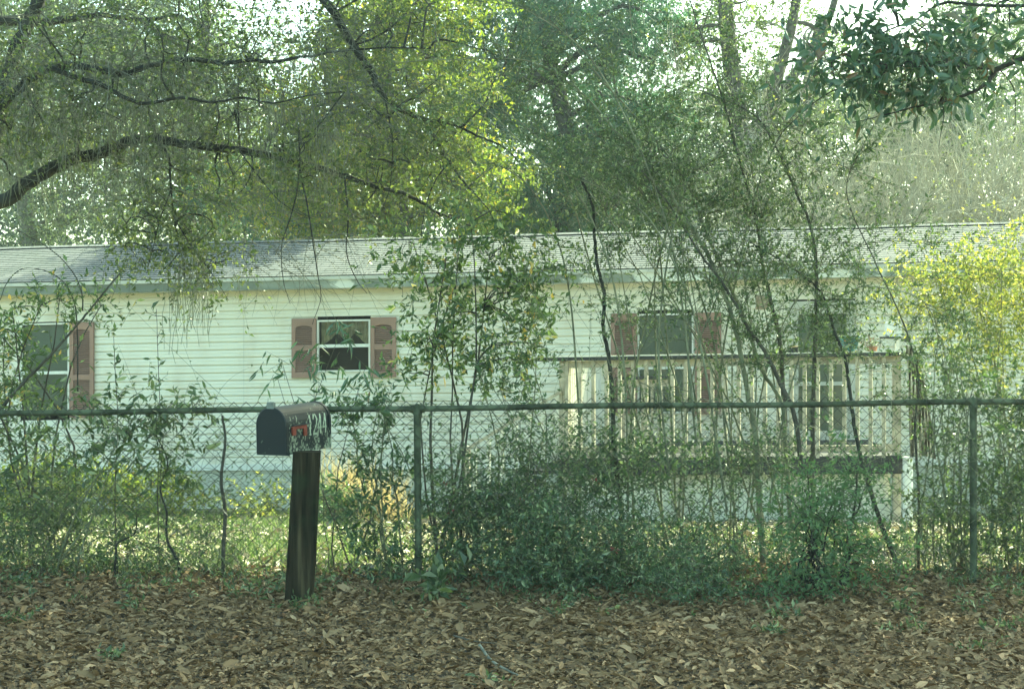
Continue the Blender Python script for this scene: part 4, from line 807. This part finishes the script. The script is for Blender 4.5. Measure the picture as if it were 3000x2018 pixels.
# haze of small leaves among the canes: crown of a wide multi-stem bush
def bush(name, label, bx, d, zones, leafm, n_st=12, sprays=7, slen=.22, nl=9, ll=.03, lw=.014, bark='cane', cat='bush', group=None, up=.5, kind='q', droop=.1, hang=0, tw=.0016, sr=.008, hubs=3, flowers=0, bias=(0, 0, .2)):
    C = np.concatenate([zone(*z) for z in zones]); C[:, 2] = np.maximum(C[:, 2], gz(C[:, 0], C[:, 1])+.03); rng.shuffle(C)
    bxs = np.atleast_1d(bx); b0 = onground(float(np.mean(bxs)), d); root = thing(name, b0, label, cat, group); mt = MB(); mc = MB(); sk = []
    tops = C[np.argsort(-C[:, 2]+rng.normal(0, .25, len(C)))[:n_st]] if len(C) > n_st else C
    for t_ in tops:
        b = onground(float(rng.choice(bxs)) if len(bxs) > 1 and len(bxs) != 2 else float(rng.uniform(bxs.min()-20, bxs.max()+20)), d+rng.normal(0, .08))
        tt = t_.copy(); k = 8; t = np.linspace(0, 1, k)[:, None]; L_ = np.linalg.norm(tt-b)
        q = b+(tt-b)*t; q[:, 0] = b[0]+(tt-b)[0]*t[:, 0]**1.5; q += rng.normal(size=3)*L_*.05*np.sin(np.pi*t)+rng.normal(size=(k, 3))*.008
        mt.tubes(q, np.linspace(sr*rng.uniform(.6, 1.3), sr*.3, k), 5); sk.append(q[1:])
    sk = np.concatenate(sk); limbs(mt, sk, C, sr*.45, sr*.25, hubs=hubs, sides=4)
    Mn = len(C)*sprays; S = np.repeat(C, sprays, 0)+rng.normal(size=(Mn, 3))*slen*.35; D = rng.normal(size=(Mn, 3))+np.array(bias)
    spray(mc, S, D, slen*rng.uniform(.5, 1.4, Mn), nl, ll, lw, droop, tw, 1, 0, kind, up=up, hang=hang)
    LB(mt, 'stems', M[bark], root, smooth=True); LB(mc, 'foliage', [M[leafm], M['twig']], root)
    if flowers:
        for c_ in C[rng.integers(0, len(C), flowers)]:
            mf = MB(); s = c_+np.array([0, -.15, 0])+rng.normal(size=(6, 3))*.01; mf.leaves(s, rng.normal(size=s.shape), rng.normal(size=s.shape), .024, .012); LB(mf, 'flower', M['lf_red'], root)
    return root
HG = 'shrubs overgrowing the fence'
bush('thicket', 'wide veil of tiny leaved twigs in front of the roof right of centre', (1950, 2350), 9.3, [(2000, 520, 320, 150, 9.2, .5, 50), (1700, 430, 240, 170, 9.2, .4, 20), (2010, 760, 260, 60, 9.2, .4, 5), (2250, 640, 120, 120, 9.1, .4, 8), (2380, 1000, 160, 130, 9.0, .4, 16), (1960, 1180, 150, 50, 9, .3, 10)], 'lf_small', n_st=14, sprays=5, slen=.26, nl=9, ll=.026, lw=.012, group=HG)
bush('hedge_shrub', 'dense dark shrub on the fence just right of the middle post', (1300, 1420), 8.75, [(1380, 1500, 170, 170, 8.75, .25, 30), (1370, 1640, 130, 110, 8.6, .25, 18)], 'lf_hedge', n_st=10, sprays=8, group=HG, ll=.034, lw=.015, flowers=3)
bush('hedge_shrub', 'densest dark green shrub with red flecks in the middle of the fence', (1500, 1680), 8.6, [(1610, 1490, 210, 170, 8.7, .3, 48), (1620, 1640, 230, 130, 8.3, .35, 66)], 'lf_hedge', n_st=12, sprays=9, group=HG, ll=.03, lw=.013, flowers=6)
bush('hedge_shrub', 'low dark shrub spilling over the leaves below the vine', (1800, 1980), 8.3, [(1880, 1660, 190, 120, 8.2, .35, 50), (1850, 1480, 150, 120, 8.7, .3, 18), (2020, 1720, 140, 70, 7.9, .25, 30)], 'lf_hedge', n_st=12, sprays=8, group=HG, ll=.028, lw=.012)
bush('hedge_shrub', 'twiggy shrub in front of the pale skirting below the deck', (2040, 2200), 8.8, [(2080, 1450, 150, 180, 8.8, .3, 16), (2100, 1640, 170, 90, 8.5, .3, 20)], 'lf_hedge', n_st=12, sprays=7, group=HG, ll=.026, lw=.011)
bush('hedge_shrub', 'sprawling shrub over the rail where the deck steps go down', (1450, 1700), 9.0, [(1600, 1290, 110, 50, 9.0, .3, 8), (1480, 1080, 120, 90, 9.0, .25, 10), (1820, 1330, 230, 40, 9.0, .25, 20), (2150, 1340, 250, 35, 9.0, .25, 20)], 'lf_hedge', n_st=12, sprays=7, group=HG, ll=.034, lw=.015)
bush('green_bush', 'fresh light green bush on the near side of the fence below the door', (2330, 2480), 8.1, [(2420, 1450, 170, 140, 8.15, .25, 32), (2360, 1620, 130, 140, 8.0, .25, 24), (2300, 1760, 70, 40, 7.8, .15, 8), (2520, 1600, 110, 150, 8.2, .25, 20)], 'lf_lime', n_st=14, sprays=7, slen=.2, ll=.032, lw=.013, bark='bark_dark', sr=.011, group=HG)
bush('hedge_shrub', 'tall stemmed thicket right of the white pipe', (2680, 2820), 8.9, [(2740, 1520, 100, 200, 8.9, .3, 20), (2790, 1280, 100, 110, 9, .3, 12), (2780, 1080, 90, 130, 9.2, .3, 10)], 'lf_small', n_st=14, sprays=7, group=HG)
bush('hedge_shrub', 'leafy thicket at the right edge beyond the right fence post', (2920, 3120), 8.8, [(2960, 1520, 110, 220, 8.8, .3, 30), (3000, 1200, 100, 150, 9, .3, 18), (3150, 1400, 150, 350, 8.9, .3, 30)], 'lf_small', n_st=14, sprays=8, group=HG, ll=.036, lw=.018)
bush('yellow_bush', 'sunlit yellow green bush behind the fence at the right edge', (2900, 3100), 12.0, [(2870, 880, 210, 140, 12, .8, 44), (3020, 790, 130, 110, 12, .8, 34), (2700, 840, 110, 50, 12, .4, 12), (3000, 1010, 130, 160, 12, .7, 30), (2820, 980, 90, 90, 12, .5, 8)], 'lf_bright', n_st=12, sprays=7, slen=.3, nl=11, ll=.036, lw=.018, group=None, sr=.012)
bush('leafy_sapling', 'bushy sapling with yellowing leaves in front of the siding right of centre window', (1240, 1330), 9.0, [(1360, 840, 200, 150, 9, .35, 15), (1420, 1010, 200, 120, 9, .35, 15), (1250, 1030, 100, 100, 9, .25, 8), (1480, 740, 170, 130, 9, .3, 15), (1260, 780, 110, 110, 9, .3, 13), (1540, 900, 90, 130, 9, .3, 14)], 'lf_sapling', n_st=6, sprays=6, slen=.2, nl=8, ll=.05, lw=.019, bark='bark', sr=.011, cat='sapling', kind='q')
bush('fence_vine', 'leafy vine tangle hanging on the fence between mailbox and middle post', (1050, 1180), 8.55, [(1100, 1380, 110, 130, 8.55, .15, 16), (1060, 1560, 90, 80, 8.5, .15, 9), (1130, 1650, 90, 60, 8.5, .2, 12), (1080, 1190, 130, 50, 8.6, .15, 10)], 'lf_hedge', n_st=7, sprays=5, slen=.17, nl=6, ll=.05, lw=.018, cat='vine')
bush('left_bush', 'mixed leafy bush at the left edge in front of the large window', (20, 160), 9.2, [(-20, 1000, 160, 150, 9.2, .4, 34), (30, 1180, 150, 120, 9, .3, 20), (-150, 1100, 150, 350, 9.2, .4, 40), (170, 900, 90, 60, 9, .2, 7), (310, 905, 60, 40, 9, .15, 3)], 'lf_sapling', n_st=9, sprays=6, slen=.18, nl=7, ll=.042, lw=.016, bark='bark', sr=.010)
cane('sapling', 'bare leaning stem rising to the right across the left shutter', [(-40, 1250), (60, 1130), (130, 1060), (240, 935), (310, 850), (352, 800)], 8.9, (.012, .004), nt=8, tl=.2, nl=3, ll=.05, lw=.018, bark='bark', sub=1)
cane('arching_twig', 'thin twig arching like a bow over the left shutter', [(228, 1150), (226, 960), (215, 880), (180, 820), (120, 790), (60, 790), (20, 830), (0, 880)], 8.9, (.004, .002), nt=3, tl=.1, nl=2, bark='bark_dark', cat='twig', sub=1)
cane('arching_twig', 'forked thin twig curving up left from the leaning stem', [(242, 910), (240, 860), (215, 800), (160, 740), (80, 690), (-20, 640)], 8.9, (.005, .002), nt=3, tl=.15, nl=2, bark='bark', cat='twig', sub=1)
bush('fence_vine', 'broad leaved creeper covering the left stretch of the fence', (120, 520), 8.6, [(130, 1340, 170, 150, 8.6, .2, 15), (400, 1290, 190, 80, 8.5, .15, 11), (560, 1215, 130, 30, 8.5, .12, 6), (330, 1215, 200, 30, 8.5, .12, 8), (500, 1400, 90, 90, 8.5, .15, 4)], 'lf_small', n_st=6, sprays=5, slen=.18, nl=6, ll=.055, lw=.018, kind='l8', hang=.5, cat='vine')
bush('drooping_plant', 'long leaved drooping shoots above the mailbox in front of the small window', (900, 1040), 8.8, [(885, 1065, 40, 20, 8.8, .1, 3), (1005, 1010, 30, 40, 8.8, .1, 3), (960, 1130, 90, 30, 8.8, .1, 3), (810, 1080, 50, 40, 8.8, .1, 2), (1090, 1120, 70, 30, 8.8, .1, 3)], 'lf_laurel', n_st=6, sprays=3, slen=.13, nl=4, ll=.08, lw=.016, kind='l8', hang=1.0, bark='bark', sr=.005, cat='plant')
for px, y0, y1, lab in ((345, 1250, 985, 'thin climbing shoot with paired leaves left of the mailbox'), (470, 1250, 905, 'wispy upright shoot in front of the bare siding')):
    cane('climbing_shoot', lab, [(px, 1700), (px-8, 1450), (px, y0), (px-6, (y0+y1)//2), (px-12, y1)], 8.6, (.004, .0015), nt=16, tl=.07, nl=3, ll=.045, lw=.016, bark='bark', cat='vine', sub=1, u0=.45)
cane('dead_stem', 'dry grey stringy stem hanging on the fence left of the mailbox', [(655, 1700), (655, 1600), (660, 1500), (648, 1400), (660, 1300), (652, 1215)], 8.5, (.014, .007), nt=26, tl=.35, nl=0, bark='bark', cat='vine', sub=1, droop=1.2, leafm='lf_moss')
bush('weedy_bush', 'low tangle of weeds and seedlings along the fence foot at left', (60, 700), 8.6, [(150, 1630, 260, 90, 8.7, .4, 50), (520, 1650, 260, 70, 8.6, .3, 36), (60, 1490, 190, 120, 8.8, .3, 34), (330, 1520, 220, 110, 8.8, .3, 28), (620, 1560, 120, 90, 8.8, .3, 8)], 'lf_small', n_st=14, sprays=6, slen=.15, nl=7, ll=.03, lw=.012, cat='weeds', sr=.005)
cane('sapling', 'crooked little dark sapling at the left in front of the yard', [(530, 1700), (520, 1640), (490, 1580), (488, 1500), (470, 1430), (490, 1350), (450, 1260)], 8.5, (.010, .003), nt=16, tl=.2, nl=5, ll=.06, lw=.02, bark='bark_dark', sub=1)
cane('sapling', 'thin forked dark sapling left of the crooked one', [(335, 1710), (340, 1620), (345, 1590), (395, 1560), (400, 1500)], 8.4, (.008, .003), nt=12, tl=.2, nl=5, ll=.05, lw=.018, bark='bark_dark', sub=1)
def undergrowth():
    mb = MB(); n = 1500; x = rng.uniform(-4.5, 4.8, n); y = 8.25+rng.normal(0, .28, n)-.35*(np.sin(x*1.4+1) > .2)*rng.random(n); k = rng.random(n) < .35+.65*(np.sin(x*2.3)*np.sin(x*.8+1) > -.1); x, y = x[k], y[k]; n = len(x)
    D = np.stack([rng.normal(0, .7, n), rng.normal(0, .6, n), np.ones(n)], 1); spray(mb, np.stack([x, y, gz(x, y)], 1), D, rng.uniform(.05, .2, n), 6, .03, .012, .25, .0012, 1, 0)
    tag(mb.build('undergrowth', [M['lf_small'], M['twig']]), 'low weedy growth along the foot of the fence', 'undergrowth', kind='stuff')
undergrowth()
def tangle():
    mb = MB(); px = np.concatenate([rng.uniform(1150, 3100, 900), rng.uniform(-50, 850, 240), rng.uniform(1500, 2700, 260)]); n = len(px)
    py = np.concatenate([rng.uniform(1180, 1720, 1140), rng.uniform(620, 1180, 260)]); d = rng.uniform(8.3, 9.0, n)
    S = np.stack([(px-CX)/F*d, d, EYE+(HY-py)/F*d], 1); D = np.stack([rng.normal(0, 1, n), rng.normal(0, .3, n), rng.normal(0, .8, n)], 1)
    spray(mb, S, D, rng.uniform(.15, .6, n), 3, .024, .011, .25, .0018, 0, 1, jit=.6, K=9)
    tag(mb.build('vine_tangle', [M['cane'], M['lf_small']]), 'wispy tangle of thin vines and bare twigs along the fence', 'vines', kind='stuff')
tangle()
# ---- plants against the house
bush('house_bush', 'sunlit low shrub along the skirting at the left', (60, 500), 17.5, [(130, 1430, 280, 60, 17.5, .6, 84), (440, 1450, 170, 50, 17.5, .4, 36)], 'lf_yellow', n_st=14, sprays=7, slen=.25, ll=.05, lw=.026, sr=.008)
bush('house_bush', 'small yellow green shrub by the skirting behind the mailbox post', (680, 900), 17, [(780, 1480, 110, 45, 17, .4, 20)], 'lf_bright', n_st=8, sprays=6, slen=.22, ll=.05, lw=.024, sr=.008)
bush('house_bush', 'dark low shrub by the house right of the mailbox post', (900, 1060), 16.2, [(980, 1490, 90, 45, 16, .4, 26)], 'lf_hedge', n_st=8, sprays=7, slen=.24, ll=.06, lw=.024, sr=.008)
def drygrass(px, d, n, h, lab):
    b = onground(px, d); mb = MB(); p = b+np.stack([rng.normal(0, .13, n), rng.normal(0, .12, n), np.zeros(n)], 1); D = np.stack([rng.normal(0, .28, n), rng.normal(0, .28, n), np.ones(n)], 1)
    mb.leaves(p, D, rng.normal(size=(n, 3)), h*rng.uniform(.5, 1.1, n), .014, 'l8', rng.normal(.1, .2, n)); o = mb.build('dry_grass_clump', M['grass_dry'], loc=b); tag(o, lab, 'grass clump')
drygrass(1010, 16.5, 260, .9, 'tall straw coloured grass clump standing by the siding right of the mailbox')
drygrass(1120, 16.0, 160, .7, 'shorter straw coloured grass clump beside the middle fence post')
# ---- small plants on the litter, sticks
SP = [(700, 1740, 7.9, .16, 'small green weed left of the mailbox post foot'), (925, 1770, 7.6, .17, 'leafy weed touching the right side of the mailbox post'), (860, 1795, 7.5, .1, 'low sprig at the foot of the mailbox post'), (400, 1790, 7.6, .12, 'sprig at left in the leaf litter'), (60, 1790, 7.3, .14, 'weed clump near the left edge on the litter'), (330, 1935, 6.4, .09, 'low weed left of centre near the bottom edge'),
      (1290, 1740, 7.9, .3, 'broad leaved seedling right of the middle fence post'), (1640, 1790, 7.4, .12, 'seedling in front of the densest shrub'), (1430, 1990, 6.0, .08, 'tiny sprig at the bottom centre'), (2270, 1880, 6.9, .1, 'dark seedling on the litter right of centre'), (2280, 1810, 7.3, .14, 'seedling below the light green bush'), (2660, 1850, 7.0, .12, 'sprig in front of the white pipe'), (2850, 1770, 7.6, .2, 'weed at the foot of the right fence post'),
      (2940, 1820, 7.2, .16, 'weed near the right edge on the litter'), (2640, 1780, 7.6, .14, 'weed between light green bush and right post'), (2880, 1920, 6.6, .1, 'low dark weed at lower right')]
for px, py, d, h, lab in SP:
    b = onground(px, d); root = thing('weed', b, lab, 'weed', 'weeds in the leaf litter'); mb = MB(); n = 9; D = np.stack([rng.normal(0, .6, n), rng.normal(0, .5, n), np.ones(n)], 1)
    spray(mb, b+rng.normal(size=(n, 3))*np.array([.03, .03, 0])+np.array([0, 0, .02]), D, h*rng.uniform(.7, 1.3, n), 7, .032 if h < .25 else .08, .013 if h < .25 else .04, .3, .0015, 1, 0); LB(mb, 'foliage', [M['lf_small'], M['twig']], root)
for pts, r, lab in (([(1405, 1905), (1440, 1945), (1490, 1975), (1520, 1990)], .008, 'pale broken stick lying on the litter at bottom centre'), ([(1030, 1690), (1070, 1712), (1115, 1722)], .009, 'dark stick leaning at the fence foot left of the middle post'), ([(1330, 1880), (1390, 1895), (1450, 1900)], .005, 'thin dark twig on the litter right of centre'), ([(530, 1670), (590, 1688), (660, 1700)], .007, 'dark stick at the fence foot left of the mailbox')):
    q = []
    for px, py in pts:
        d = EYE*F/(py-HY); q.append([(px-CX)/F*d, d, float(gz((px-CX)/F*d, d))+.035])
    mb = MB(); q = smooth(np.array(q)); mb.tubes(q, np.linspace(r, r*.5, len(q)), 6); o = mb.build('stick', M['bark_lichen'] if 'pale' in lab else M['bark'], loc=q[0], smooth=True); tag(o, lab, 'stick', 'sticks on the ground')

# ------------------------------------------------------------ air
def haze():
    mb = MB(); mb.box((0, 28, 7.5), (48, 40, 11.5)); m = bpy.data.materials.new('thin_haze'); m.use_nodes = True; N = m.node_tree.nodes; N.clear()
    out = N.new('ShaderNodeOutputMaterial'); v = N.new('ShaderNodeVolumePrincipled'); v.inputs['Color'].default_value = (.8, .93, 1, 1); v.inputs['Density'].default_value = .001; v.inputs['Anisotropy'].default_value = .2
    m.node_tree.links.new(v.outputs[0], out.inputs['Volume']); tag(mb.build('haze', m), 'pale haze filling the air between road and far trees', kind='stuff')
haze()
